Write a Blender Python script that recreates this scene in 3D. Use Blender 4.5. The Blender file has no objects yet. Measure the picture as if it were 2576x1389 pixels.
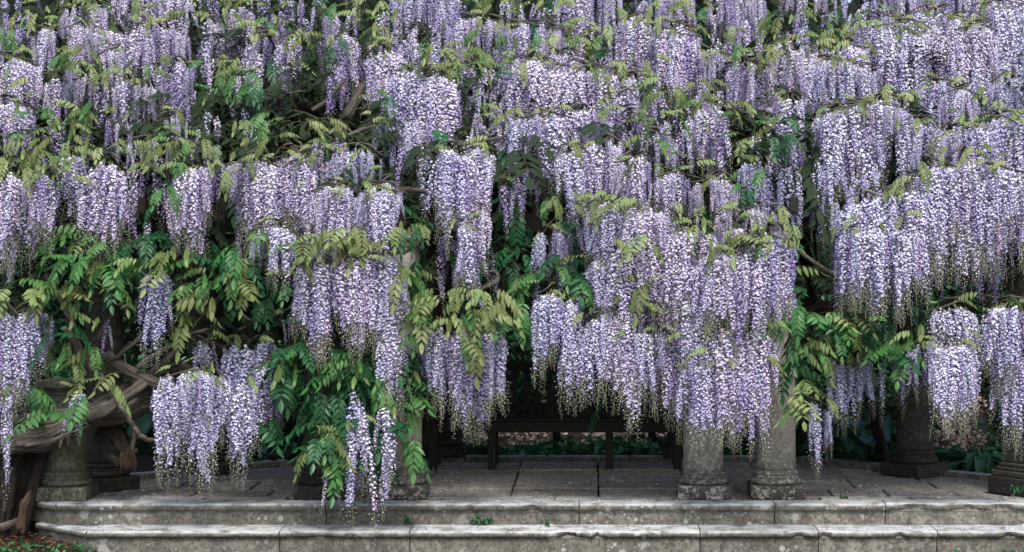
import bpy, bmesh, math, random
import numpy as np
from mathutils import Vector, Matrix, noise as mnoise
R = math.radians
random.seed(7); rng = np.random.default_rng(7)
sc = bpy.context.scene
COL = sc.collection

# ------------------------------------------------------------------ camera, world, sun, exposure
D, H, F = 16.667, 2.093, 5000.0          # distance to column line, eye height above the paving, focal length in 2576-px units
VX, VY = 1515.0, 630.0                   # vanishing point of the level view
cam_d = bpy.data.cameras.new("camera"); cam = bpy.data.objects.new("camera", cam_d); COL.objects.link(cam)
cam.location = (0, -D, H); cam.rotation_euler = (R(90), 0, 0)
cam_d.sensor_width = 36.0; cam_d.lens = 36.0 * F / 2576.0
cam_d.shift_x = -(VX - 1288.0) / 2576.0; cam_d.shift_y = -(694.5 - VY) / 2576.0
cam_d.clip_start = 0.5; cam_d.clip_end = 2000
sc.camera = cam
SUN_EL, SUN_AZ = 55.0, 168.0             # azimuth, degrees clockwise from +Y
world = bpy.data.worlds.new("World"); sc.world = world; world.use_nodes = True
wn = world.node_tree.nodes; wl = world.node_tree.links; wn.clear()
sky = wn.new("ShaderNodeTexSky"); sky.sky_type = 'NISHITA'; sky.sun_disc = False
sky.sun_elevation = R(SUN_EL); sky.sun_rotation = R(SUN_AZ); sky.air_density = 1.0; sky.dust_density = 4.0; sky.ozone_density = 1.2
bgn = wn.new("ShaderNodeBackground"); bgn.inputs['Strength'].default_value = 0.15
wo = wn.new("ShaderNodeOutputWorld"); wl.new(sky.outputs[0], bgn.inputs[0]); wl.new(bgn.outputs[0], wo.inputs[0])
sun_d = bpy.data.lights.new("sun", 'SUN'); sun_d.energy = 1.5; sun_d.angle = R(14); sun_d.color = (1.0, 0.975, 0.94)
sun = bpy.data.objects.new("sun", sun_d); COL.objects.link(sun)
az, el = R(SUN_AZ), R(SUN_EL)
sdir = Vector((math.sin(az) * math.cos(el), math.cos(az) * math.cos(el), math.sin(el)))
sun.rotation_euler = sdir.to_track_quat('Z', 'Y').to_euler()
sc.view_settings.view_transform = 'Standard'; sc.view_settings.look = 'None'
sc.view_settings.exposure = 0.88; sc.view_settings.gamma = 1.0; sc.view_settings.use_curve_mapping = False
sc.render.engine = 'CYCLES'
cy = sc.cycles
cy.max_bounces = 6; cy.diffuse_bounces = 2; cy.glossy_bounces = 2; cy.transmission_bounces = 3; cy.transparent_max_bounces = 4
cy.use_denoising = True; cy.denoiser = 'OPENIMAGEDENOISE'; cy.denoising_input_passes = 'RGB_ALBEDO_NORMAL'; cy.denoising_prefilter = 'ACCURATE'; cy.caustics_reflective = False; cy.caustics_refractive = False

def P(px, py, y):
    d = y + D
    return Vector(((px - VX) * d / F, y, H - (py - VY) * d / F))

# ------------------------------------------------------------------ helpers
def tag(o, label=None, cat=None, group=None, kind=None):
    if label: o['label'] = label
    if cat: o['category'] = cat
    if group: o['group'] = group
    if kind: o['kind'] = kind
    return o
def link(o, parent=None):
    COL.objects.link(o)
    if parent is not None: o.parent = parent
    return o
def empty(name, loc=(0, 0, 0), rz=0):
    o = bpy.data.objects.new(name, None); o.location = loc; o.rotation_euler = (0, 0, rz)
    o.empty_display_size = 0.1
    return link(o)
def mesh_np(name, V, Fc, mats, mi=None, fattr=None, smooth=False):
    """V (n,3); Fc list of tuples"""
    me = bpy.data.meshes.new(name)
    me.from_pydata([tuple(map(float, v)) for v in V], [], [tuple(int(i) for i in f) for f in Fc])
    for m in mats: me.materials.append(m)
    if mi is not None: me.polygons.foreach_set('material_index', np.asarray(mi, dtype=np.int32))
    if fattr is not None:
        a = me.attributes.new('v', 'FLOAT', 'FACE'); a.data.foreach_set('value', np.asarray(fattr, dtype=np.float32))
    if smooth: me.polygons.foreach_set('use_smooth', np.ones(len(me.polygons), dtype=bool))
    me.update()
    return me
def obj(name, me, parent=None, loc=None):
    o = bpy.data.objects.new(name, me)
    if loc is not None: o.location = loc
    return link(o, parent)
def bm_obj(name, bm, mat, parent=None, smooth=False, loc=None):
    me = bpy.data.meshes.new(name); bmesh.ops.recalc_face_normals(bm, faces=bm.faces); bm.to_mesh(me); bm.free()
    if mat: me.materials.append(mat)
    if smooth: me.polygons.foreach_set('use_smooth', np.ones(len(me.polygons), dtype=bool))
    return obj(name, me, parent, loc)
def box(bm, c, s, rz=0, bevel=0.0, tilt=None):
    M = Matrix.Translation(c) @ Matrix.Rotation(rz, 4, 'Z')
    if tilt: M = M @ Matrix.Rotation(tilt, 4, 'X')
    M = M @ Matrix.Diagonal((s[0], s[1], s[2], 1))
    r = bmesh.ops.create_cube(bm, size=1.0, matrix=M)
    if bevel > 0:
        es = list({e for v in r['verts'] for e in v.link_edges})
        bmesh.ops.bevel(bm, geom=es, offset=bevel, segments=2, affect='EDGES', profile=0.6)
def lathe(bm, prof, seg=40, cx=0, cy_=0, wob=0.0):
    rings = []
    for r, z in prof:
        ring = []
        for k in range(seg):
            a = 2 * math.pi * k / seg
            rr = r * (1 + wob * mnoise.noise(Vector((math.cos(a) * 3, math.sin(a) * 3, z * 9))))
            ring.append(bm.verts.new((cx + rr * math.cos(a), cy_ + rr * math.sin(a), z)))
        rings.append(ring)
    for a, b in zip(rings, rings[1:]):
        for k in range(seg):
            bm.faces.new((a[k], a[(k + 1) % seg], b[(k + 1) % seg], b[k]))
    bm.faces.new(rings[-1]); bm.faces.new(rings[0][::-1])
def spline(pts, n):
    pts = [Vector(p) for p in pts]
    Q = [pts[0] * 2 - pts[1]] + pts + [pts[-1] * 2 - pts[-2]]
    out = []
    m = len(pts) - 1
    for i in range(n + 1):
        t = i / n * m; k = min(int(t), m - 1); u = t - k
        a, b, c, d = Q[k], Q[k + 1], Q[k + 2], Q[k + 3]
        out.append(0.5 * ((2 * b) + (c - a) * u + (2 * a - 5 * b + 4 * c - d) * u * u + (3 * b - 3 * c + d - a) * u ** 3))
    return out
def tube_mesh(name, pts, radii, mat, sides=8, n=24, groove=0.0, seed=0, wig=0.0, knob=0.0):
    """swept tube with tapering radius; UV = (angle, length)"""
    c = spline([p if len(p) == 3 else p for p in pts], n)
    if wig:
        for i, p in enumerate(c):
            s = wig * min(1, i / 3.0, )
            p += Vector((mnoise.noise(Vector((i * .45, seed, 0))), mnoise.noise(Vector((i * .45, seed, 5))), mnoise.noise(Vector((i * .45, seed, 9))))) * s
    rr = np.interp(np.linspace(0, 1, n + 1), np.linspace(0, 1, len(radii)), radii)
    V = []; L = 0; lens = []
    up = Vector((0, 0, 1)) if abs((c[1] - c[0]).normalized().z) < .9 else Vector((1, 0, 0))
    for i, p in enumerate(c):
        t = (c[min(i + 1, n)] - c[max(i - 1, 0)]).normalized()
        s = t.cross(up).normalized(); up = s.cross(t).normalized()
        if i: L += (p - c[i - 1]).length
        lens.append(L)
        for k in range(sides):
            a = 2 * math.pi * k / sides
            r = rr[i]
            if groove:
                tw = a + L * 0.9
                g = mnoise.noise(Vector((math.cos(tw) * 2.2, math.sin(tw) * 2.2, L * 1.2 + seed))) * 1.2
                g += abs(mnoise.noise(Vector((math.cos(tw) * 6.5, math.sin(tw) * 6.5, L * 2.2 + seed)))) * -1.3 + .3
                r *= 1 + groove * g
            if knob: r *= 1 + knob * mnoise.noise(Vector((L * 9, seed, k * .3)))
            V.append(p + (s * math.cos(a) + up * math.sin(a)) * r)
    Fc = []; uv = []
    for i in range(n):
        for k in range(sides):
            k2 = (k + 1) % sides
            Fc.append((i * sides + k, i * sides + k2, (i + 1) * sides + k2, (i + 1) * sides + k))
            u0, u1 = k / sides, (k + 1) / sides
            uv += [(u0, lens[i]), (u1, lens[i]), (u1, lens[i + 1]), (u0, lens[i + 1])]
    Fc.append(tuple(range(sides))[::-1]); uv += [(0, 0)] * sides
    Fc.append(tuple(n * sides + k for k in range(sides))); uv += [(0, lens[-1])] * sides
    me = mesh_np(name, V, Fc, [mat], smooth=True)
    ul = me.uv_layers.new(name='uv'); ul.data.foreach_set('uv', np.array(uv, dtype=np.float32).ravel())
    return me

# ------------------------------------------------------------------ materials
def new_mat(name):
    m = bpy.data.materials.new(name); m.use_nodes = True
    nt = m.node_tree; nt.nodes.clear()
    out = nt.nodes.new('ShaderNodeOutputMaterial')
    return m, nt, out
def N(nt, t, **kw):
    n = nt.nodes.new(t)
    for k, v in kw.items():
        if k in n.inputs: n.inputs[k].default_value = v
        else: setattr(n, k, v)
    return n
def noise_tex(nt, vec, scale, detail=4, rough=.6, dist=0.0):
    n = N(nt, 'ShaderNodeTexNoise'); n.inputs['Scale'].default_value = scale; n.inputs['Detail'].default_value = detail
    n.inputs['Roughness'].default_value = rough; n.inputs['Distortion'].default_value = dist
    if vec is not None: nt.links.new(vec, n.inputs['Vector'])
    return n.outputs['Fac']
def ramp(nt, fac, stops):
    r = N(nt, 'ShaderNodeValToRGB'); e = r.color_ramp.elements
    while len(e) < len(stops): e.new(0.5)
    for i, (p, c) in enumerate(stops):
        e[i].position = p; e[i].color = (c[0], c[1], c[2], 1) if not isinstance(c, (int, float)) else (c, c, c, 1)
    nt.links.new(fac, r.inputs[0]); return r.outputs[0]
def mixc(nt, fac, a, b, mode='MIX'):
    m = N(nt, 'ShaderNodeMix', data_type='RGBA', blend_type=mode)
    for v, i in ((fac, 0), (a, 6), (b, 7)):
        if isinstance(v, (int, float)): m.inputs[i].default_value = v
        elif isinstance(v, tuple): m.inputs[i].default_value = (*v, 1) if len(v) == 3 else v
        else: nt.links.new(v, m.inputs[i])
    return m.outputs[2]
def math_(nt, op, a, b=0.0):
    m = N(nt, 'ShaderNodeMath', operation=op)
    for i, v in enumerate((a, b)):
        if isinstance(v, (int, float)): m.inputs[i].default_value = v
        else: nt.links.new(v, m.inputs[i])
    return m.outputs[0]

def petal_mat(name, ca, cb, trans=0.14):
    """ca..cb: colour range over individual florets and racemes"""
    m, nt, out = new_mat(name)
    at = N(nt, 'ShaderNodeAttribute', attribute_name='v'); oi = N(nt, 'ShaderNodeObjectInfo')
    f = math_(nt, 'ADD', math_(nt, 'MULTIPLY', at.outputs['Fac'], .55), math_(nt, 'MULTIPLY', oi.outputs['Random'], .32))
    col = mixc(nt, f, ca, cb)
    d = N(nt, 'ShaderNodeBsdfDiffuse'); t = N(nt, 'ShaderNodeBsdfTranslucent'); mx = N(nt, 'ShaderNodeMixShader'); mx.inputs[0].default_value = trans
    nt.links.new(col, d.inputs[0]); nt.links.new(col, t.inputs[0])
    nt.links.new(d.outputs[0], mx.inputs[1]); nt.links.new(t.outputs[0], mx.inputs[2]); nt.links.new(mx.outputs[0], out.inputs[0])
    return m
def leaf_mat(name, ca, cb, trans=0.3, rough=.45):
    m, nt, out = new_mat(name)
    at = N(nt, 'ShaderNodeAttribute', attribute_name='v'); oi = N(nt, 'ShaderNodeObjectInfo')
    f = math_(nt, 'ADD', math_(nt, 'MULTIPLY', at.outputs['Fac'], .4), math_(nt, 'MULTIPLY', oi.outputs['Random'], .6))
    col = mixc(nt, f, ca, cb)
    p = N(nt, 'ShaderNodeBsdfPrincipled'); p.inputs['Roughness'].default_value = rough; p.inputs['Specular IOR Level'].default_value = .35
    t = N(nt, 'ShaderNodeBsdfTranslucent'); mx = N(nt, 'ShaderNodeMixShader'); mx.inputs[0].default_value = trans
    nt.links.new(col, p.inputs['Base Color']); nt.links.new(mixc(nt, .2, col, (.25, .34, .08), 'MIX'), t.inputs[0])
    nt.links.new(p.outputs[0], mx.inputs[1]); nt.links.new(t.outputs[0], mx.inputs[2]); nt.links.new(mx.outputs[0], out.inputs[0])
    return m
def stone_mat(name, base, dark, lichen=0.5, orange=0.3, moss=0.0, top_pale=0.0, rough=.85, bump=.5, dark_low=None, blotch=.9):
    m, nt, out = new_mat(name)
    geo = N(nt, 'ShaderNodeNewGeometry'); pos = geo.outputs['Position']; oi = N(nt, 'ShaderNodeObjectInfo')
    big = noise_tex(nt, pos, 2.2, 6, .7); mid = noise_tex(nt, pos, 11, 8, .78); fine = noise_tex(nt, pos, 34, 5, .8)
    col = mixc(nt, ramp(nt, big, [(.35, 0), (.65, 1)]), dark, base)
    col = mixc(nt, ramp(nt, mid, [(.44, 0), (.56, blotch)]), col, tuple(c * .40 for c in base))          # blotches
    col = mixc(nt, ramp(nt, fine, [(.40, blotch * .9), (.50, 0)]), col, tuple(c * .35 for c in dark))         # speckle
    grit = noise_tex(nt, pos, 60, 3, .8)
    col = mixc(nt, ramp(nt, grit, [(.6, 0), (.72, .5)]), col, tuple(min(1, c * 1.7) for c in base))
    if dark_low:                                                                                     # algae growing above the ground line
        sep = N(nt, 'ShaderNodeSeparateXYZ'); nt.links.new(pos, sep.inputs[0])
        z0, z1 = dark_low
        mr = N(nt, 'ShaderNodeMapRange'); nt.links.new(math_(nt, 'ADD', sep.outputs[2], math_(nt, 'MULTIPLY', mid, .35)), mr.inputs[0])
        mr.inputs[1].default_value = z0 + .17; mr.inputs[2].default_value = z1 + .17; mr.inputs[3].default_value = 1; mr.inputs[4].default_value = 0
        blot = ramp(nt, noise_tex(nt, pos, 22, 6, .8), [(.42, 0), (.50, 1)])
        col = mixc(nt, math_(nt, 'MULTIPLY', math_(nt, 'MULTIPLY', mr.outputs[0], blot), .95), col, (.018, .017, .014))
    if moss:
        mm = ramp(nt, noise_tex(nt, pos, 3.3, 5, .7), [(.5, 0), (.7, moss)])
        col = mixc(nt, mm, col, (.05, .075, .02))
    if lichen:                                                                                       # round crusty lichens of three sizes, frayed rims
        for (vs, kk, amt, shade) in ((8.0, .50, .75, (.40, .41, .39)), (17.0, .50, .8, (.46, .47, .45)), (36.0, .45, .7, (.42, .42, .38))):
            vo = N(nt, 'ShaderNodeTexVoronoi'); vo.inputs['Scale'].default_value = vs; vo.inputs['Randomness'].default_value = 1
            wp = N(nt, 'ShaderNodeVectorMath', operation='ADD'); nt.links.new(pos, wp.inputs[0])
            nn = N(nt, 'ShaderNodeTexNoise'); nn.inputs['Scale'].default_value = vs * 5; nn.inputs['Detail'].default_value = 5; nn.inputs['Roughness'].default_value = .7; nt.links.new(pos, nn.inputs['Vector'])
            sc_ = N(nt, 'ShaderNodeVectorMath', operation='SCALE'); sc_.inputs['Scale'].default_value = .42 / vs; nt.links.new(nn.outputs['Color'], sc_.inputs[0])
            nt.links.new(sc_.outputs[0], wp.inputs[1]); nt.links.new(wp.outputs[0], vo.inputs['Vector'])
            rnd = N(nt, 'ShaderNodeSeparateColor'); nt.links.new(vo.outputs['Color'], rnd.inputs[0])
            size = math_(nt, 'MULTIPLY', ramp(nt, rnd.outputs[0], [(1 - lichen * .45, 0), (1, 1)]), kk)
            lm = ramp(nt, math_(nt, 'SUBTRACT', size, vo.outputs['Distance']), [(.0, 0), (.10, amt)])
            lm = math_(nt, 'MULTIPLY', lm, ramp(nt, noise_tex(nt, pos, .9, 2, .5), [(.38, .15), (.6, 1)]))
            lm = math_(nt, 'MULTIPLY', lm, ramp(nt, noise_tex(nt, pos, 55, 3, .8), [(.36, .35), (.5, 1)]))
            col = mixc(nt, lm, col, shade)
    if orange:
        om = ramp(nt, noise_tex(nt, pos, 14, 6, .8), [(.60, 0), (.68, orange)])
        om2 = math_(nt, 'MULTIPLY', om, ramp(nt, noise_tex(nt, pos, 1.3, 2, .5), [(.45, 0), (.62, 1)]))
        col = mixc(nt, om2, col, (.30, .15, .04))
    if top_pale:
        sn = N(nt, 'ShaderNodeSeparateXYZ'); nt.links.new(geo.outputs['Normal'], sn.inputs[0])
        tp = math_(nt, 'MULTIPLY', ramp(nt, sn.outputs[2], [(.1, 0), (.6, 1)]), ramp(nt, noise_tex(nt, pos, 5, 6, .75), [(.36, 0), (.55, top_pale)]))
        col = mixc(nt, tp, col, (.44, .465, .475))                                                     # crustose lichen on weathered upper faces
    var = N(nt, 'ShaderNodeMapRange'); nt.links.new(oi.outputs['Random'], var.inputs[0]); var.inputs[3].default_value = .78; var.inputs[4].default_value = 1.15
    col = mixc(nt, 1.0, col, N_gray(nt, var.outputs[0]), 'MULTIPLY')
    p = N(nt, 'ShaderNodeBsdfPrincipled'); p.inputs['Roughness'].default_value = rough; p.inputs['Specular IOR Level'].default_value = .3
    nt.links.new(col, p.inputs['Base Color'])
    b = N(nt, 'ShaderNodeBump'); b.inputs['Strength'].default_value = bump; b.inputs['Distance'].default_value = .008
    nt.links.new(math_(nt, 'ADD', mid, math_(nt, 'MULTIPLY', fine, .25)), b.inputs['Height']); nt.links.new(b.outputs[0], p.inputs['Normal'])
    nt.links.new(p.outputs[0], out.inputs[0]); return m
def N_gray(nt, v):
    c = N(nt, 'ShaderNodeCombineColor')
    for i in range(3): nt.links.new(v, c.inputs[i])
    return c.outputs[0]
def bark_mat(name, a, b, c, moss=.25, fx=26, fy=3.0):
    m, nt, out = new_mat(name)
    uv = N(nt, 'ShaderNodeUVMap'); mp = N(nt, 'ShaderNodeMapping'); mp.inputs['Scale'].default_value = (fx, fy, 1)
    nt.links.new(uv.outputs[0], mp.inputs[0])
    geo = N(nt, 'ShaderNodeNewGeometry'); pos = geo.outputs['Position']
    s = noise_tex(nt, mp.outputs[0], 1.0, 6, .7, .6); g = noise_tex(nt, pos, 5, 5, .65)
    col = ramp(nt, s, [(.32, tuple(x * .25 for x in a)), (.46, a), (.6, b), (.75, c)])
    col = mixc(nt, ramp(nt, g, [(.35, .6), (.6, 0)]), col, tuple(x * .5 for x in a))
    col = mixc(nt, ramp(nt, noise_tex(nt, pos, 11, 5, .7), [(.55, 0), (.75, moss)]), col, (.09, .11, .05))
    p = N(nt, 'ShaderNodeBsdfPrincipled'); p.inputs['Roughness'].default_value = .85; p.inputs['Specular IOR Level'].default_value = .25
    nt.links.new(col, p.inputs['Base Color'])
    bu = N(nt, 'ShaderNodeBump'); bu.inputs['Strength'].default_value = .9; bu.inputs['Distance'].default_value = .012
    nt.links.new(s, bu.inputs['Height']); nt.links.new(bu.outputs[0], p.inputs['Normal']); nt.links.new(p.outputs[0], out.inputs[0]); return m
def plain_mat(name, a, b, scale=8, rough=.8, stretch=(1, 1, 1), bump=.3, spec=.3):
    m, nt, out = new_mat(name)
    geo = N(nt, 'ShaderNodeNewGeometry'); mp = N(nt, 'ShaderNodeMapping'); mp.inputs['Scale'].default_value = stretch; nt.links.new(geo.outputs['Position'], mp.inputs[0])
    f = noise_tex(nt, mp.outputs[0], scale, 6, .7); oi = N(nt, 'ShaderNodeObjectInfo')
    col = mixc(nt, ramp(nt, f, [(.3, 0), (.7, 1)]), a, b)
    p = N(nt, 'ShaderNodeBsdfPrincipled'); p.inputs['Roughness'].default_value = rough; p.inputs['Specular IOR Level'].default_value = spec
    nt.links.new(col, p.inputs['Base Color'])
    bu = N(nt, 'ShaderNodeBump'); bu.inputs['Strength'].default_value = bump; bu.inputs['Distance'].default_value = .01
    nt.links.new(f, bu.inputs['Height']); nt.links.new(bu.outputs[0], p.inputs['Normal']); nt.links.new(p.outputs[0], out.inputs[0]); return m

TINTS = {   # pale banner range, purple keel range
    'mauve':    (((.84, .82, .91), (.50, .42, .69)), ((.32, .18, .50), (.15, .065, .29))),
    'lavender': (((.82, .83, .93), (.44, .42, .72)), ((.25, .18, .50), (.11, .07, .29))),
    'blue':     (((.79, .82, .95), (.38, .39, .71)), ((.17, .16, .50), (.07, .06, .28))),
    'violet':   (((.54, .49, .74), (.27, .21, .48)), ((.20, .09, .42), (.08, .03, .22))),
}
M_STALK = leaf_mat('raceme_stalk', (.30, .30, .14), (.20, .24, .08), .1, .6)
M_BUD = petal_mat('raceme_bud', (.60, .60, .56), (.36, .34, .42), .2)
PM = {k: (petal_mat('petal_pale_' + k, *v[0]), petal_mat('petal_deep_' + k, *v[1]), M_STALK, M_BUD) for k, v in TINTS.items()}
M_OLIVE = leaf_mat('young_bronze_leaf', (.165, .18, .065), (.08, .155, .04), .25)
M_PALE = leaf_mat('pale_new_leaf', (.26, .285, .13), (.15, .26, .075), .28)
M_GREEN = leaf_mat('fresh_green_leaf', (.028, .145, .034), (.085, .185, .05), .25, .42)
M_DEEP = leaf_mat('deep_green_leaf', (.009, .068, .024), (.018, .105, .035), .2, .4)
M_SHADE = leaf_mat('shaded_leaf', (.005, .022, .008), (.015, .03, .010), .12, .8)  # leaf green with deep shade put into the colour
M_RACHIS = leaf_mat('leaf_rachis', (.16, .12, .05), (.12, .16, .05), .1, .6)
M_STONE = stone_mat('weathered_step_stone', (.25, .24, .20), (.13, .125, .10), lichen=.75, orange=.9, top_pale=1.0)
M_PAVE = stone_mat('paving_stone', (.50, .475, .42), (.33, .31, .27), lichen=.0, orange=.1, top_pale=.0, bump=.35, rough=.7)
M_PAVE_PALE = stone_mat('pale_edge_slab', (.33, .32, .29), (.20, .19, .17), lichen=.0, orange=.1, top_pale=.7, bump=.4)
M_COL = stone_mat('column_stone', (.44, .42, .37), (.33, .315, .275), lichen=.25, orange=.8, bump=.4, dark_low=(.03, .55), blotch=.5)
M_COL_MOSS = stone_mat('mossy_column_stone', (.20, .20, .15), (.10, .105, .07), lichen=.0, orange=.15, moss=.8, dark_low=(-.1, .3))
M_COL_DARK = stone_mat('shaded_column_stone', (.10, .095, .08), (.05, .046, .037), lichen=.0, orange=.1, dark_low=(-.1, .4))  # column stone darkened: the pergola's shade put into its colour
M_BARK = bark_mat('vine_bark', (.06, .052, .042), (.18, .16, .13), (.36, .33, .28))
M_BARK_SM = bark_mat('thin_branch_bark', (.085, .075, .06), (.16, .145, .12), (.25, .235, .20), .15, 8, 9)
M_BARK_DK = bark_mat('dark_branch_bark', (.02, .017, .013), (.045, .037, .03), (.08, .066, .052), .2)
M_SPLINT = bark_mat('torn_wood', (.05, .032, .02), (.13, .085, .052), (.22, .15, .095), 0, 20, 5)
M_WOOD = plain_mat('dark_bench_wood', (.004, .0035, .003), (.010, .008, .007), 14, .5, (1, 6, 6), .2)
M_TIMBER = plain_mat('aged_timber', (.012, .010, .008), (.03, .026, .02), 10, .8, (1, 5, 5))
M_SOIL = plain_mat('soil', (.012, .009, .006), (.035, .024, .017), 14, .95, bump=1)
M_LITTER = leaf_mat('dry_leaf_litter', (.62, .50, .42), (.30, .20, .15), .1, .8)
M_CHIP = leaf_mat('bark_chips', (.20, .10, .055), (.08, .045, .03), .0, .9)
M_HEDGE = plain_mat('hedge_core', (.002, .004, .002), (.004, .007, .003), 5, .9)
M_WIRE = plain_mat('old_wire', (.10, .10, .09), (.16, .15, .14), 30, .6)
M_GRASS = plain_mat('lawn_ground', (.02, .045, .012), (.04, .07, .02), 20, .9)
M_HOSTA = leaf_mat('hosta_leaf', (.035, .12, .095), (.05, .15, .11), .15, .38)
M_HOSTA2 = leaf_mat('strap_leaf', (.03, .10, .05), (.05, .15, .08), .15, .38)
M_IVY = leaf_mat('ivy_leaf', (.02, .11, .035), (.035, .17, .06), .15, .35)
M_PLAQUE = plain_mat('bench_plaque_metal', (.05, .055, .05), (.09, .09, .08), 30, .4)
M_FPET = petal_mat('fallen_petal', (.74, .70, .84), (.42, .32, .62), .1)

# ------------------------------------------------------------------ setting: ground, terrace, steps
def poly_prism(name, pts, z0, z1, mat, parent=None, bevel=0.0):
    bm = bmesh.new(); a = [bm.verts.new((x, y, z0)) for x, y in pts]; b = [bm.verts.new((x, y, z1)) for x, y in pts]
    n = len(pts)
    bm.faces.new(b); bm.faces.new(a[::-1])
    for i in range(n): bm.faces.new((a[i], a[(i + 1) % n], b[(i + 1) % n], b[i]))
    if bevel:
        bmesh.ops.recalc_face_normals(bm, faces=bm.faces)
        bmesh.ops.bevel(bm, geom=[e for e in bm.edges if all(abs(v.co.z - z1) < 1e-6 for v in e.verts)], offset=bevel, segments=2, affect='EDGES')
    return bm_obj(name, bm, mat, parent)

bm = bmesh.new()
nx, ny = 90, 70
gx = np.concatenate([[-300, -80, -25], np.linspace(-9, 9, nx), [25, 80, 300]]); gy = np.concatenate([[-120, -60, -30, -17], np.linspace(-4, 14, ny), [25, 60, 150, 600]])
def ground_z(x, y):
    z = -.37
    z += .10 * math.exp(-((x + 5.1) ** 2 / .9 + (y + .1) ** 2 / 1.0))
    e = -9 if abs(x) > 5.3 else float(np.interp(x, [-5.3, -4.3, -3.16, -2.2, 1.92, 2.66, 3.45, 4.9], [.75, 1.54, 2.75, 3.15, 3.15, 2.4, 1.55, .75]))
    if y > .6 and y > e + .02:
        t = min(1, max(0, (y - .6) / 1.2)) if e < 0 else min(1, (y - e - .02) / .3)
        z += .36 * t
    elif abs(x) <= 5.3 and y > .2: return z
    if y > 4 and x > 3: z += .12 * min(3, y - 4) * min(1, x - 3)
    if abs(x) < 9 and y < 9: z += .035 * mnoise.noise(Vector((x * 2.2, y * 2.2, 0)))
    return z
grid = [[bm.verts.new((x, y, ground_z(x, y))) for x in gx] for y in gy]
for j in range(len(gy) - 1):
    for i in range(len(gx) - 1):
        bm.faces.new((grid[j][i], grid[j][i + 1], grid[j + 1][i + 1], grid[j + 1][i]))
g = bm_obj('ground', bm, M_SOIL, smooth=True); tag(g, 'dark bare soil under and around the terrace', kind='structure')

CXR = -4.51                       # left corner of the upper step
terr = empty('terrace', (0, 0, 0)); tag(terr, 'raised stone terrace floor laid with worn flagstones', kind='structure')
back_edge = [(-5.3, .75), (-4.3, 1.54), (-3.16, 2.75), (-2.2, 3.15), (1.92, 3.15), (2.66, 2.4), (3.45, 1.55), (4.9, .75), (4.9, .02), (-4.75, .02)]
poly_prism('sub_base', [(x, y) for x, y in back_edge][::-1], -.30, -.052, M_SOIL, terr)
bottom_fill = poly_prism('step_core', [(-4.42, -.12), (4.9, -.12), (4.9, .3), (-4.7, .3)], -.35, -.06, M_SOIL, terr)
def back_y(x):
    pts = back_edge[:8]
    return float(np.interp(x, [p[0] for p in pts], [p[1] for p in pts]))
# flagstone rows
rows = [(.245, .81, [-4.9, -4.2, -3.52, -2.87, -2.2, -1.55, -.785, -.03, .73, 1.40, 1.97, 2.45, 3.05, 3.65, 4.3, 4.9]),
        (.82, 1.41, [-5.1, -4.4, -3.75, -3.1, -2.35, -1.55, -.785, -.03, .73, 1.5, 2.24, 2.95, 3.6, 4.3]),
        (1.42, 2.30, [-4.2, -3.4, -2.6, -1.58, -.79, -.035, .74, 1.5, 2.24, 2.9, 3.5]),
        (2.31, 3.02, [-3.5, -2.5, -1.6, -.80, -.04, .75, 1.45, 2.1, 2.6])]
for (y0, y1, xs) in rows:
    for a, b in zip(xs, xs[1:]):
        sh = lambda x, y: x + (0.0 if y0 > 5 else 0)
        pts = []
        ja = random.uniform(-.006, .006)
        xa, xb = a + .009, b - .009
        ya, yb = y0 + random.uniform(.006, .014), y1 - random.uniform(.008, .018)
        # clip to the back edge
        bl = min(yb, back_y(xa) - .02); br = min(yb, back_y(xb) - .02)
        if max(bl, br) < ya + .12: continue
        bl = max(bl, ya + .01); br = max(br, ya + .01)
        zt = random.uniform(-.012, .004)
        poly_prism('paving_slab', [(xa + ja, ya), (xb + ja, ya), (xb, br), (xa, bl)], -.05, zt, M_PAVE, terr, .006)
# pale strip of edge slabs between the plinths, with the open sockets left beside them
COLX = {'a': (-4.54, .13), 'b': (-2.30, .225), 'c': (-1.70, .225), 'd': (.858, .225), 'e': (1.474, .225)}
def strip(x0, x1):
    n = max(1, round((x1 - x0) / .8)); w = (x1 - x0) / n
    for k in range(n):
        poly_prism('paving_slab', [(x0 + k * w + .004, .002), (x0 + (k + 1) * w - .004, .002), (x0 + (k + 1) * w - .004, .238), (x0 + k * w + .004, .238)], -.05, -.001, M_PAVE_PALE, terr, .005)
strip(-4.75, -2.66); strip(-1.30, .50); strip(1.84, 4.9)
# kerb at the back edge
for i in range(len(back_edge) - 4 + 1 - 0):
    if i >= 7: break
    (xa, ya), (xb, yb) = back_edge[i], back_edge[i + 1]
    L = math.hypot(xb - xa, yb - ya); n = max(1, round(L / .9)); dx, dy = (xb - xa) / L, (yb - ya) / L
    for k in range(n):
        s0, s1 = L * k / n + .006, L * (k + 1) / n - .006
        p0 = (xa + dx * s0, ya + dy * s0); p1 = (xa + dx * s1, ya + dy * s1); nx_, ny_ = -dy * .17, dx * .17
        poly_prism('kerb_stone', [p0, p1, (p1[0] + nx_, p1[1] + ny_), (p0[0] + nx_, p0[1] + ny_)], -.3, .035, M_PAVE_PALE, terr, .008)

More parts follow.
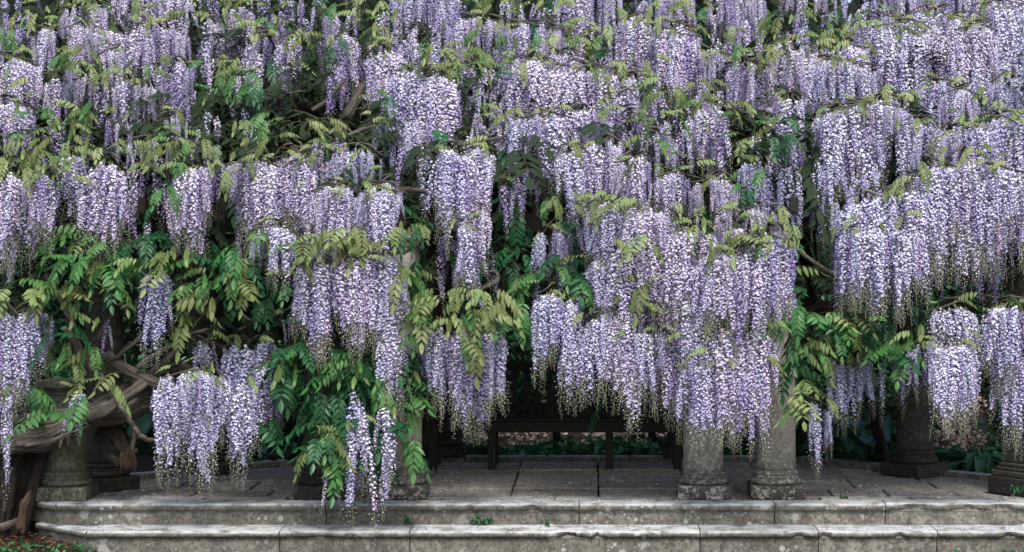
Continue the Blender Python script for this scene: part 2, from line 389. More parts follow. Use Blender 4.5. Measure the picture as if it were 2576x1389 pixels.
steps = empty('stone_steps', (0, 0, 0)); tag(steps, 'two weathered stone steps with moulded nosings along the terrace front', kind='structure')
def step_profile(zt, nose_h, nose_out, bottom, back):
    # (outward distance from riser plane, z) from back of tread over the nosing and down the riser
    r = nose_h / 2
    pr = [(-back, zt), (-back * .5, zt), (-.05, zt), (nose_out - r * .9, zt - .001)]
    for k in range(1, 8):
        a = math.pi / 2 - math.pi * k / 8
        pr.append((nose_out - r * .75 + r * .75 * math.cos(a), zt - r + r * math.sin(a)))
    pr += [(nose_out - r * .8, zt - nose_h), (.006, zt - nose_h - .002), (.004, zt - nose_h - .008), (0, zt - nose_h - .02), (0, (zt + bottom) / 2), (0, bottom)]
    return pr
def step_block(x0, x1, yr, prof, chips, name='step_block', raise_=0, end_left=None, seed=0):
    """block between x0 and x1 with its riser at y = yr, facing -y"""
    n = max(6, int((x1 - x0) / .018)); bm = bmesh.new(); rings = []
    for i in range(n + 1):
        x = x0 + (x1 - x0) * i / n; ring = []
        for (o, z) in prof:
            y = yr - o; zz = z + raise_
            dn = mnoise.fractal(Vector((x * 7, z * 9 + seed, o * 9)), 1, 2, 3)
            if o > 0.003:
                y += .0035 * dn
                zz += .003 * mnoise.noise(Vector((x * 9, 3 + seed, z * 20)))
            else:
                y += .0025 * dn if o == 0 else 0
            for (cx, cw, cd) in chips:                      # broken nosing: the lip is knocked back
                if o > .004 and abs(x - cx) < cw * 1.6:
                    k = math.exp(-((x - cx) / cw) ** 2) * cd * (1 + .5 * mnoise.noise(Vector((x * 30, 0, 0))))
                    low = min(1, max(0, (prof[3][1] - z) / .05))
                    y += (o * k) * (.35 + .65 * low); zz += .02 * k * low
            e = min(i, n - i)
            if e == 0: y += .006; zz -= .003 if o > -.01 else 0
            xx = x
            if end_left is not None and i <= 6:              # mitred end for the 45 degree corner
                xx = x - 0
            ring.append(bm.verts.new((xx, y, zz)))
        rings.append(ring)
    for a, b in zip(rings, rings[1:]):
        for k in range(len(prof) - 1): bm.faces.new((a[k], b[k], b[k + 1], a[k + 1]))
    bm.faces.new(rings[0]); bm.faces.new(rings[-1][::-1])
    return bm_obj(name, bm, M_STONE, steps)
def bx_(px, y): return (px - VX) * (y + D) / F
UP = step_profile(0.0, .06, .035, -.178, .20); LOW = step_profile(-.178, .052, .035, -.52, .42)
def mitred(corner, dirv, length, prof, seed):
    """return leg of a step running back at 45 degrees from corner"""
    bm = bmesh.new(); n = 20; rings = []
    d = Vector((dirv[0], dirv[1], 0)).normalized(); out = Vector((-d.y, d.x, 0))
    if out.y > 0: out = -out
    f = Vector((0, -1, 0)); m = (out + f).normalized(); ms = 1 / max(.3, m.dot(f))
    for i in range(n + 1):
        s = length * i / n; ring = []
        for (o, z) in prof:
            o2 = max(o, -.12)
            base = Vector((corner[0], corner[1], 0)) + d * s
            k = max(0.0, 1 - s / .12)
            off = (m * ms * k + out * (1 - k)) * o2
            w = .003 * mnoise.noise(Vector((s * 9, z * 12, seed)))
            ring.append(bm.verts.new((base.x + off.x + w, base.y + off.y + w, z - .001)))
        rings.append(ring)
    for a, b in zip(rings, rings[1:]):
        for k in range(len(prof) - 1): bm.faces.new((a[k], a[k + 1], b[k + 1], b[k]))
    bm.faces.new(rings[0][::-1]); bm.faces.new(rings[-1])
    return bm_obj('corner_block', bm, M_STONE, steps)
yu, yl = -.215, -.575
ux = [CXR] + [bx_(p, yu) for p in (820, 1457, 1949, 2227)] + [5.2]
uch = [(bx_(1340, yu), .05, .7), (bx_(2300, yu), .12, .9), (bx_(2435, yu), .10, .8), (bx_(2520, yu), .09, .9), (bx_(1180, yu), .03, .4)]
for i, (a, b) in enumerate(zip(ux, ux[1:])):
    step_block(a + (.004 if i else -.0), b - .004, yu, UP, uch, raise_=(.004 if i == 4 else 0), seed=i)
lx = [bx_(221, yl)] + [bx_(p, yl) for p in (703, 1031, 1761, 2059, 2357)] + [5.2]
lch = [(bx_(1432, yl), .09, .9), (bx_(1505, yl), .03, .9), (bx_(800, yl), .12, .45), (bx_(2010, yl), .05, .8), (bx_(2075, yl), .04, .9), (bx_(2263, yl), .035, .9), (bx_(2540, yl), .06, .8)]
for i, (a, b) in enumerate(zip(lx, lx[1:])):
    step_block(a + (.004 if i else 0), b - .004, yl, LOW, lch, seed=10 + i)
mitred((CXR, yu), (-1, .95), .65, UP, 1); mitred((lx[0], yl), (-1, .95), .75, LOW, 2)

poly_prism('step_block', [(-4.18, -.50), (-3.9, -.50), (-4.0, .1), (-4.6, .3), (-4.92, .28)], -.35, -.1835, M_STONE, steps)
poly_prism('step_block', [(-4.46, -.13), (-4.2, -.13), (-4.3, .35), (-4.85, .40), (-4.92, .33)], -.18, -.004, M_STONE, steps)

# ------------------------------------------------------------------ columns
def column(x, y, label, mat, r=.170, h=2.25, rz=0, z0=0, chip=0.0):
    t = empty('stone_column', (x, y, z0), rz); tag(t, label, 'column', 'stone columns of the pergola')
    bm = bmesh.new(); box(bm, (0, 0, .0575), (.45, .45, .115), 0, .010)
    for v in bm.verts: v.co += Vector((mnoise.noise(v.co * 9 + Vector((x, y, 0))), mnoise.noise(v.co * 8), 0)) * .006
    bm_obj('plinth', bm, mat, t)
    bm = bmesh.new()
    pr = [(.19, .1152)]
    for k in range(9):
        a = -math.pi / 2 + math.pi * k / 8; pr.append((.194 + .026 * math.cos(a), .143 + .027 * math.sin(a)))
    pr += [(.197, .171), (.197, .184), (.184, .190), (.181, .199)]
    for k in range(5):
        a = -math.pi / 2 + math.pi * k / 4; pr.append((.183 + .011 * math.cos(a), .209 + .009 * math.sin(a)))
    pr += [(.178, .222), (r + .003, .235)]
    lathe(bm, pr, 48, wob=.012); bm_obj('base_moulding', bm, mat, t, True)
    bm = bmesh.new()
    sh = [(r + .004, .2355), (r + .001, .27)] + [(r * (1 - .10 * (k / 12) ** 1.6), .27 + (h - .40) * k / 12) for k in range(1, 13)]
    lathe(bm, sh, 48, wob=.004); bm_obj('shaft', bm, mat, t, True)
    bm = bmesh.new(); zt = h - .13
    lathe(bm, [(.155, zt), (.17, zt + .012), (.17, zt + .03), (.16, zt + .035), (.20, zt + .075)], 40); box(bm, (0, 0, zt + .102), (.42, .42, .054), 0, .004)
    bm_obj('capital', bm, mat, t)
    return t
CH = 2.3
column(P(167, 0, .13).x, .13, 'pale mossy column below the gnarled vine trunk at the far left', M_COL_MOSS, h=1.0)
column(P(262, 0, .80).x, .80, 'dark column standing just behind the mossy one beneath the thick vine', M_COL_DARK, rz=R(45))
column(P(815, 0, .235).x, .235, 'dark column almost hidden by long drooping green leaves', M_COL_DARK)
column(P(1011, 0, .235).x, .235, 'single sunlit column half covered by leaves, left of the bench opening', M_COL)
column(P(1769, 0, .235).x, .235, 'front column under heavy blossom, just right of the bench', M_COL)
column(P(1951, 0, .235).x, .235, 'front column with orange lichen spots and black stained foot', M_COL)
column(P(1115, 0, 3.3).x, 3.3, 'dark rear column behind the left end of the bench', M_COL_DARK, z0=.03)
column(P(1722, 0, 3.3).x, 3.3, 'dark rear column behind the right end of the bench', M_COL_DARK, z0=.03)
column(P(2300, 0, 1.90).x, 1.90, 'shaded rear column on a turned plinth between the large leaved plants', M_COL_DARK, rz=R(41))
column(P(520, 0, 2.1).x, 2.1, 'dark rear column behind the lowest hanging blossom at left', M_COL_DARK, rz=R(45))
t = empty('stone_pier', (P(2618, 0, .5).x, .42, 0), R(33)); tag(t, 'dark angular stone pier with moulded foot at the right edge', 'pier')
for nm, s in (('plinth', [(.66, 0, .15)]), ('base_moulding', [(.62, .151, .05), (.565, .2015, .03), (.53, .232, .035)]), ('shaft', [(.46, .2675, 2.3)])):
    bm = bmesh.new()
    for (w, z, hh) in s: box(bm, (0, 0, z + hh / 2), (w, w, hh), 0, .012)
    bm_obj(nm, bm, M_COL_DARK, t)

# pergola timbers carried by the columns (mostly buried in the canopy)
fr = empty('pergola_roof', (0, 0, 2.25)); tag(fr, 'dark timber beams and rafters of the pergola buried in wisteria', 'pergola')
def beam(a, b, w, h, mat, parent, name):
    a, b = Vector(a), Vector(b); d = b - a; bm = bmesh.new()
    M = Matrix.Translation((a + b) / 2) @ d.to_track_quat('X', 'Z').to_matrix().to_4x4() @ Matrix.Diagonal((d.length, w, h, 1))
    bmesh.ops.create_cube(bm, size=1, matrix=M); return bm_obj(name, bm, mat, parent)
for yy, x0, x1 in ((.235, -5.6, 5.6), (3.3, -3.0, 2.6)): beam((x0, yy, .08), (x1, yy, .08), .14, .16, M_TIMBER, fr, 'beam')
for k in range(16):
    x = -5.2 + k * .68; beam((x, -.1, .225), (x * .8, 3.8, .225), .07, .12, M_TIMBER, fr, 'rafter')

# ------------------------------------------------------------------ bench
by = 2.35
bench = empty('wooden_bench', (P(1395, 0, by).x, by, 0)); tag(bench, 'long dark wooden bench with slatted back under the blossom', 'bench')
def bxx(px): return P(px, 0, by).x - bench.location.x
xl, xr = bxx(1070), bxx(1716)
def part_box(name, c, s, mat, parent, bev=.004, tilt=None):
    bm = bmesh.new(); box(bm, c, s, 0, bev, tilt); return bm_obj(name, bm, mat, parent)
for px in (1090, 1238, 1533, 1704):
    part_box('leg', (bxx(px), -.02, .19), (.075, .075, .38), M_WOOD, bench)
    part_box('leg', (bxx(px), .46, .19), (.075, .06, .38), M_WOOD, bench)
part_box('front_rail', ((xl + xr) / 2, -.035, .405), (xr - xl, .04, .10), M_WOOD, bench)
for k in range(5): part_box('seat_slat', ((xl + xr) / 2, .0 + k * .105, .47 - .004 * k), (xr - xl, .09, .022), M_WOOD, bench, .003)
for px in (1075, 1710):
    part_box('armrest', (bxx(px), .22, .70), (.07, .56, .035), M_WOOD, bench); part_box('arm_post', (bxx(px), -.02, .58), (.06, .06, .21), M_WOOD, bench)
part_box('top_rail', ((xl + xr) / 2, .56, .95), (xr - xl, .045, .09), M_WOOD, bench)
part_box('lower_rail', ((xl + xr) / 2, .50, .56), (xr - xl, .04, .06), M_WOOD, bench)
ns = 22
for k in range(ns): part_box('back_slat', (xl + .06 + (xr - xl - .12) * k / (ns - 1), .53, .745), (.06, .018, .33), M_WOOD, bench, .002, R(-6))
part_box('plaque', (bxx(1365), .534, .955), (.11, .006, .05), M_PLAQUE, bench, .001)

# ------------------------------------------------------------------ raceme and leaf prototypes
def make_raceme(seed, length=.62, rmax=.052, nflo=150, sparse=False):
    r = np.random.default_rng(seed); V = []; Fc = []; mi = []; fa = []
    def add(vs, fs, m, a):
        b = len(V); V.extend(vs); Fc.extend([tuple(b + i for i in f) for f in fs]); mi.extend([m] * len(fs)); fa.extend([a] * len(fs))
    # stem: short arching stalk, then hanging
    def stem(t):   # t 0..1 along whole
        s = t * length
        bx = .05 * (1 - math.exp(-s / .03)); z = -s + .035 * math.sin(min(1, s / .05) * math.pi) * .8
        return np.array([bx + .018 * math.sin(s * 6 + seed), .018 * math.sin(s * 5 + seed * 2), z])
    K = 14; ring = []
    for k in range(K + 1):
        c = stem(k / K); rr = .0022 * (1 - .55 * k / K)
        for j in range(3):
            a = j * 2.094; ring.append(c + np.array([math.cos(a) * rr, math.sin(a) * rr, 0]))
    fs = []
    for k in range(K):
        for j in range(3): fs.append((k * 3 + j, k * 3 + (j + 1) % 3, k * 3 + 3 + (j + 1) % 3, k * 3 + 3 + j))
    add(ring, fs, 2, .5)
    t_b = [.70, .76, .66, .78, .64, .74, .70, .68, .72][(seed - 3) % 9]        # open flowers end here, buds follow
    for i in range(nflo):
        t = .07 + (t_b - .07) * ((i + r.random()) / nflo) ** .92
        u = (t - .07) / (t_b - .07)
        prof = min(1, .6 + u * 3.2) * (1 - .58 * u ** 1.5)
        az = i * 2.399 + r.normal(0, .35); rad = rmax * prof * r.uniform(.45, 1.15)
        c0 = stem(t); o = np.array([math.cos(az), math.sin(az), 0.]); s = np.array([-o[1], o[0], 0.])
        up = np.array([0, 0, 1.]); tilt = r.uniform(-.25, .45); roll = r.normal(0, .35)
        sz = r.uniform(.78, 1.12) * (1 - .25 * u)
        c = c0 + o * rad + up * (rad * .15 + r.normal(0, .006))
        add([c0, c0 + np.array([0, 0, .0016]), c], [(0, 1, 2)], 2, .3)
        n = o * math.cos(tilt) + up * math.sin(tilt); w = up * math.cos(tilt) - o * math.sin(tilt)
        s2 = s * math.cos(roll) + w * math.sin(roll); w2 = w * math.cos(roll) - s * math.sin(roll)
        W, Hh = .0148 * sz, .0132 * sz
        fav = float(np.clip(.10 + .5 * u + r.normal(0, .25), 0, 1))
        vs = [c, c + s2 * W * .9 + w2 * Hh * .25 + n * .004, c + s2 * W * .65 + w2 * Hh * 1.0 + n * .0005, c + w2 * Hh * 1.22 - n * .003,
              c - s2 * W * .65 + w2 * Hh * 1.0 + n * .0005, c - s2 * W * .9 + w2 * Hh * .25 + n * .004]
        add(vs, [(0, 1, 2), (0, 2, 3), (0, 3, 4), (0, 4, 5)], 0, fav)
        kd = n * .75 - w2 * .55; kd /= np.linalg.norm(kd); kl = .0145 * sz
        tip = c + kd * kl
        add([c + w2 * .002, c + s2 * W * .42 + kd * kl * .5 + w2 * .003, tip, c - s2 * W * .42 + kd * kl * .5 + w2 * .003, c + kd * kl * .55 - w2 * Hh * .42],
            [(0, 1, 4), (1, 2, 4), (2, 3, 4), (3, 0, 4)], 1 if r.random() < .80 else 0, float(np.clip(r.normal(.45, .25), 0, 1)))
    nb = 20
    for i in range(nb):
        t = t_b - .02 + (1 - t_b + .02) * i / nb; az = i * 2.399; q = (1 - (t - t_b) / (1 - t_b))
        rad = .010 + .026 * max(0, q) ** 1.3 * r.uniform(.6, 1.1); c0 = stem(t); o = np.array([math.cos(az), math.sin(az), -.1]); c = c0 + o * rad
        s = np.array([-o[1], o[0], 0]); b = .0022 + .0040 * max(0, q)
        add([c0, c0 + np.array([0, 0, .0015]), c], [(0, 1, 2)], 2, .4)
        add([c, c + o * b + s * b * .8, c + o * b * 2.4 - np.array([0, 0, b]), c + o * b - s * b * .8, c + o * b + np.array([0, 0, b * .9])],
            [(0, 1, 4), (1, 2, 4), (2, 3, 4), (3, 0, 4)], 3 if r.random() < .75 else 0, float(r.random()))
    return V, Fc, mi, fa
NV = 9
RAC = {}
for tint in TINTS:
    L_ = []
    for k in range(NV):
        ln, rm, nf = [(.66, .044, 130), (.56, .046, 115), (.78, .046, 155), (.50, .044, 95), (.70, .038, 118), (.62, .052, 135), (.78, .032, 76), (.86, .038, 145), (.60, .036, 70)][k]
        V, Fc, mi, fa = make_raceme(k + 3, ln * 1.06, rm, nf, k in (6, 8))
        L_.append(mesh_np('raceme_%s' % tint, V, Fc, PM[tint], mi, fa))
    RAC[tint] = L_
RLEN = [.66, .56, .78, .50, .70, .62, .78, .86, .60]

def make_leaf(seed, kind, mat, rmat=None, length=.29, pairs=7):
    r = np.random.default_rng(seed); V = []; Fc = []; mi = []; fa = []
    def add(vs, fs, m, a):
        b = len(V); V.extend(vs); Fc.extend([tuple(b + i for i in f) for f in fs]); mi.extend([m] * len(fs)); fa.extend([a] * len(fs))
    p0, p1 = {'comb': (R(25), R(-55)), 'pendent': (R(5), R(-82)), 'flat': (R(15), R(-35))}[kind]
    K = pairs + 2; pts = [np.zeros(3)]; dirs = []
    yaw = r.uniform(-.25, .25)
    for k in range(K):
        pt = p0 + (p1 - p0) * (k / K) ** (.8 if kind == 'comb' else .55); yw = yaw * k / K
        d = np.array([math.cos(pt) * math.cos(yw), math.cos(pt) * math.sin(yw), math.sin(pt)]); dirs.append(d)
        pts.append(pts[-1] + d * length / K)
    dirs.append(dirs[-1])
    ring = []
    for k, p in enumerate(pts):
        rr = .0016 * (1 - .6 * k / K)
        for j in range(3):
            a = j * 2.094; ring.append(p + np.array([0, math.cos(a) * rr, math.sin(a) * rr]))
    add(ring, [(k * 3 + j, k * 3 + (j + 1) % 3, k * 3 + 3 + (j + 1) % 3, k * 3 + 3 + j) for k in range(K) for j in range(3)], 1, .5)
    def leaflet(base, d, nrm, L, W, a):
        d = d / np.linalg.norm(d); s = np.cross(d, nrm); s /= (np.linalg.norm(s) + 1e-9); n = np.cross(s, d)
        curl = r.uniform(.06, .2); fold = .22; wv = r.uniform(-.12, .12)
        def q(t, w, side): return base + d * L * t + s * W * w * side + n * (-curl * L * t * t - fold * W * w * -1 * (1 if w else 0)) + s * wv * L * t * t
        vs = [base, q(.3, .48, 1), q(.3, 0, 0), q(.3, .48, -1), q(.66, .40, 1), q(.66, 0, 0), q(.66, .40, -1), q(1, 0, 0)]
        add(vs, [(0, 1, 2), (0, 2, 3), (1, 4, 5, 2), (2, 5, 6, 3), (4, 7, 5), (5, 7, 6)], 0, a)
    dn = np.array([0, 0, -1.])
    for k in range(pairs):
        p = pts[k + 2]; d = dirs[min(k + 2, K)]; side = np.cross(d, np.array([0, 0, 1.])); nl = np.linalg.norm(side); side = side / nl if nl > .05 else np.array([0, 1., 0])
        for sg in (-1, 1):
            if kind == 'comb': dd = side * sg * r.uniform(.25, .5) + dn * 1.0 + d * .35
            elif kind == 'pendent': dd = side * sg * r.uniform(.65, .95) + d * .85 + dn * .15
            else: dd = side * sg * 1.0 + d * .35 + dn * r.uniform(.15, .5)
            nrm = (np.cross(d, side) * -1 if True else 0) + side * sg * (.8 if kind == 'comb' else .1) + r.normal(0, .15, 3)
            u = (k + .5) / pairs; L = length * .31 * (1 - .30 * abs(u - .45) * 2) * r.uniform(.88, 1.1)
            leaflet(p, dd, nrm, L, L * .36, float(np.clip(r.normal(.5, .25), 0, 1)))
    leaflet(pts[-1], dirs[-1] + dn * .2, np.cross(np.array([0, 1., 0]), dirs[-1]), length * .31, length * .115, .5)
    return mesh_np('leaf', V, Fc, [mat, rmat or M_RACHIS], mi, fa)
LEAF = {}
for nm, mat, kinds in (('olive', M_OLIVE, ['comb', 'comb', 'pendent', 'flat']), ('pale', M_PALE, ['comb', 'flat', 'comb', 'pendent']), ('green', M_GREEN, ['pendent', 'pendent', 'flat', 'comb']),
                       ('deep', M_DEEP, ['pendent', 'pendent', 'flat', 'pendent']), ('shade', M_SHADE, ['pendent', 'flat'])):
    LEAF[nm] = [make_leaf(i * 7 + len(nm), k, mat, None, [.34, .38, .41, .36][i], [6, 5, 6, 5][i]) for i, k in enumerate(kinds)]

# ------------------------------------------------------------------ masses of blossom (x0, x1, top, bottom, tint, density, dy) in photo pixels of a 2576-wide frame
def face_y(py):            # how far back the blossom face lies at this height: it climbs back over the roof
    return -.42 if py >= 430 else -.42 + 2.3 * ((430 - py) / 430.0) ** 1.15
BELLS = [
 # top left
 (150,300,10,200,'m',1,.1),(270,390,-30,150,'m',1,0),(375,480,-30,170,'m',1,0),(80,170,70,200,'m',1,.0),(160,250,60,190,'m',1,0),(240,330,70,210,'m',1,0),(330,470,60,230,'m',1,0),
 (-30,100,140,330,'m',1.1,-.1),(470,560,40,190,'m',.7,.2),(560,640,10,190,'m',.8,.1),(630,700,80,300,'m',.7,.1),(700,800,90,300,'m',.6,.4),(800,860,30,170,'m',.7,.1),(845,905,80,300,'m',.8,.1),
 (255,320,120,240,'m',.9,0),(120,170,190,330,'m',.8,.1),(165,215,160,310,'m',.8,.1),(195,285,185,310,'m',.8,.2),(285,345,195,340,'m',1.3,-.2),(330,400,205,345,'m',1,0),(410,480,150,300,'m',1,-.05),
 (-30,85,250,430,'m',1.2,-.1),(580,680,180,360,'m',.5,.4),(690,760,160,330,'b',.6,.5),(400,480,290,360,'m',.7,.1),(280,340,300,370,'m',.8,0),(300,520,350,410,'m',.7,.1),
 # second band left
 (-30,70,425,680,'m',1.3,-.1),(60,155,430,640,'m',1.2,-.1),(150,240,380,590,'l',1,.15),(228,310,395,650,'m',1.5,-.1),(310,440,400,600,'m',.6,.35),(440,555,410,650,'m',1.4,-.05),(555,625,420,590,'l',.7,.3),
 (560,700,400,500,'m',.8,.1),(610,720,390,650,'m',1.3,0),(700,780,370,560,'m',1,.0),(640,745,560,720,'l',1.3,-.15),(720,800,400,640,'m',1.1,.05),
 (790,860,340,450,'m',.9,.1),(840,960,370,480,'l',1.0,.1),(700,830,380,560,'m',1,.05),(830,900,470,690,'m',1.2,-.05),(620,700,400,640,'l',1,.05),(930,1000,450,560,'m',.8,.1),(790,905,460,660,'m',1.4,-.1),(890,1020,465,680,'l',1.5,-.12),(790,840,560,740,'l',1.1,0),
 # top centre
 (990,1150,-40,130,'l',1.2,.3),(1110,1300,45,160,'m',1.3,.0),(1240,1420,60,200,'m',1.2,-.1),(930,1020,120,320,'m',1.3,0),(985,1080,170,440,'l',1.5,0),(1060,1150,180,450,'m',1.5,-.1),(930,1020,300,470,'b',.7,.5),
 (1150,1260,160,340,'m',.7,.5),(1170,1250,220,330,'m',.6,.1),(1260,1380,140,330,'m',1.3,0),(1350,1480,130,330,'m',1.3,0),(1450,1560,170,380,'m',1.5,0),(1255,1350,290,480,'b',1.2,.1),(1320,1440,280,500,'l',1.5,0),
 (1420,1530,270,450,'m',1.3,.05),(1180,1260,280,360,'m',.5,.1),(1400,1560,-30,110,'m',1.1,.1),(1540,1650,40,220,'m',1.3,0),(1630,1760,80,300,'m',1.2,0),(1600,1760,-20,110,'m',1.1,.1),(1760,1920,-30,110,'m',1.1,.1),
 (1560,1640,190,330,'m',.9,.1),(1740,1830,120,270,'m',1,.1),(1830,1930,150,320,'m',1.0,.1),(1750,1845,260,480,'m',1.3,-.05),(1690,1760,290,420,'m',.9,.1),(1930,2060,100,230,'m',1,.2),(1960,2100,-30,60,'m',1.1,.2),
 (1520,1600,230,420,'m',.9,.2),(1600,1700,330,450,'m',.7,.2),
 # centre
 (1090,1180,365,620,'l',1.7,-.15),(1165,1250,360,640,'m',1.6,-.12),(1125,1200,560,745,'l',1.1,-.1),(1180,1230,520,700,'m',.8,.0),(1250,1340,440,560,'b',.5,.5),
 (1400,1480,370,560,'l',1.2,0),(1460,1570,350,540,'m',1.3,0),(1550,1660,390,560,'m',1.2,0),(1640,1760,430,560,'m',1.2,-.05),(1480,1560,500,700,'l',1.3,0),(1540,1640,490,620,'m',1.0,.1),(1740,1850,440,600,'m',1.2,-.05),
 (1350,1420,570,690,'b',1.0,.2),(1400,1470,550,700,'b',.7,.4),(1350,1410,720,960,'b',1.5,0),(1395,1470,735,1030,'l',1.2,.05),
 (1540,1660,600,880,'m',1.5,-.05),(1480,1560,640,900,'l',1.2,.05),(1475,1560,780,1010,'b',1.2,0),(1540,1660,760,1080,'m',1.5,-.05),
 (1670,1800,560,840,'m',1.6,-.1),(1780,1900,560,860,'m',1.6,-.12),(1880,1985,570,830,'l',1.7,-.2),(1640,1720,620,900,'m',1.2,0),(1665,1760,790,1060,'m',1.4,0),
 (1770,1870,810,1110,'m',1.6,-.25),(1850,1950,820,1080,'m',1.6,-.25),(1720,1800,850,1050,'l',1.4,-.2),(1800,1960,520,600,'m',1.1,-.1),
 # left centre lower
 (750,850,650,920,'l',1.7,-.1),(840,940,620,900,'m',1.7,-.15),(930,1010,625,900,'l',1.6,-.15),(960,1020,740,1030,'l',1.6,-.2),(800,950,600,700,'m',1.2,-.1),
 (1060,1125,810,1050,'l',1.6,-.1),(1140,1215,810,1110,'m',1.6,-.12),(1205,1270,820,1040,'l',1.5,-.1),
 (368,412,660,905,'b',1.3,.0),(252,290,800,910,'b',.5,.1),(-30,50,770,1080,'l',1.5,-.1),(40,120,770,1000,'l',1.7,-.1),(-15,45,980,1180,'l',.6,-.25),(8,38,1060,1270,'l',.5,-.25),(183,228,975,1110,'b',.8,-.25),
 (480,570,850,1010,'b',.9,.4),(560,640,855,1110,'b',1.0,.2),(630,715,850,1060,'b',1.0,.25),(402,440,930,1215,'l',1.3,-.2),(448,485,925,1160,'l',1.3,-.16),(492,528,930,1225,'l',1.3,-.22),(538,575,935,1150,'l',1.2,-.15),(420,570,925,1060,'l',1.3,-.2),(596,636,950,1235,'l',1.1,-.1),(640,700,900,1110,'l',.9,.1),(690,750,790,880,'b',.5,.5),
 # far right top
 (1950,2060,120,330,'m',1.3,0),(2040,2180,105,330,'m',1.4,0),(1850,1960,160,330,'m',.8,.3),(1930,2040,240,450,'l',.9,.3),(2150,2300,40,220,'l',1.4,0),(2170,2310,80,260,'b',1.2,.2),(2280,2420,20,280,'l',1.5,0),(2400,2500,60,310,'m',1.5,-.1),
 (2480,2600,-20,200,'m',1.4,.1),(2200,2600,-40,80,'m',1.1,.2),(2300,2420,200,360,'b',.9,.3),(2490,2600,190,290,'l',.9,.1),(2360,2460,220,380,'m',1,.1),
 (2045,2150,270,520,'l',1.5,0),(2130,2290,245,480,'l',1.6,-.05),(2260,2370,300,520,'l',1.3,.05),(2340,2460,320,460,'m',1.2,0),(2440,2600,290,500,'l',1.4,-.05),
 (2120,2240,480,800,'b',1.7,-.1),(2200,2330,460,780,'l',1.6,-.1),(2300,2400,400,700,'l',1.7,-.1),(2380,2490,380,720,'m',1.6,-.1),(2430,2600,420,680,'l',1.4,.05),(2480,2600,500,700,'m',1.2,.1),
 (1855,1930,400,550,'b',.9,.4),(1840,1880,480,560,'m',.8,.1),(2040,2120,500,640,'b',.9,.6),(2100,2160,580,790,'b',.8,.5),
 (2330,2450,760,960,'l',1.4,-.05),(2290,2380,850,1080,'l',1.6,-.2),(2360,2445,850,1100,'l',1.5,-.18),(2460,2600,755,1010,'l',1.5,-.15),(2490,2600,880,1130,'l',1.3,-.1),(2440,2500,800,1000,'b',.6,.3),
 (2012,2080,1000,1190,'b',.66,-.1),(2030,2060,1010,1230,'b',.5,-.15),(2085,2150,900,1080,'b',.8,.2),(2140,2210,880,1040,'b',.7,.3),(2195,2290,880,1110,'b',.6,.25),(2000,2040,960,1060,'b',.4,.2),
 (2160,2330,60,320,'l',1.3,-.1),(2320,2480,40,330,'m',1.3,-.12),(2440,2600,0,310,'l',1.3,-.1),(1265,1420,150,430,'m',1.2,-.1),(1400,1550,160,450,'m',1.2,-.12),(1640,1760,60,280,'m',1.1,-.05),(990,1150,-40,150,'l',1.1,.1),(2060,2180,270,560,'l',1.2,-.1),(2400,2560,300,640,'l',1.1,-.1),(1850,1985,600,900,'l',1.2,-.25),
 (1700,1830,900,1130,'l',1.1,-.2),(1820,1940,900,1140,'m',1.1,-.22),(1740,1960,620,900,'m',1.2,-.25),(1690,1800,700,1000,'l',1.2,-.15),(1560,1700,520,760,'m',1.2,-.05),(2060,2300,260,420,'l',1.3,-.1),(2110,2330,560,800,'l',1.3,-.15),(2000,2200,150,330,'l',1.2,0),(1580,1680,820,1040,'l',1.1,-.1),(1640,1720,880,1050,'m',1.0,-.05),
 # bottom centre
 (868,915,960,1250,'b',.55,-.2),(950,990,1010,1240,'l',.65,-.3),(815,850,1160,1335,'l',.6,-.25),(858,892,1060,1335,'l',.65,-.27),(903,947,1030,1335,'l',.65,-.3),(958,992,1120,1320,'l',.6,-.25),(835,880,1080,1200,'b',.25,0),
]
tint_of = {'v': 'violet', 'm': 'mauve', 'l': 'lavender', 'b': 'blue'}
racemes = []       # (x, y, z, heading, scale, variant, tint)
twigs = []
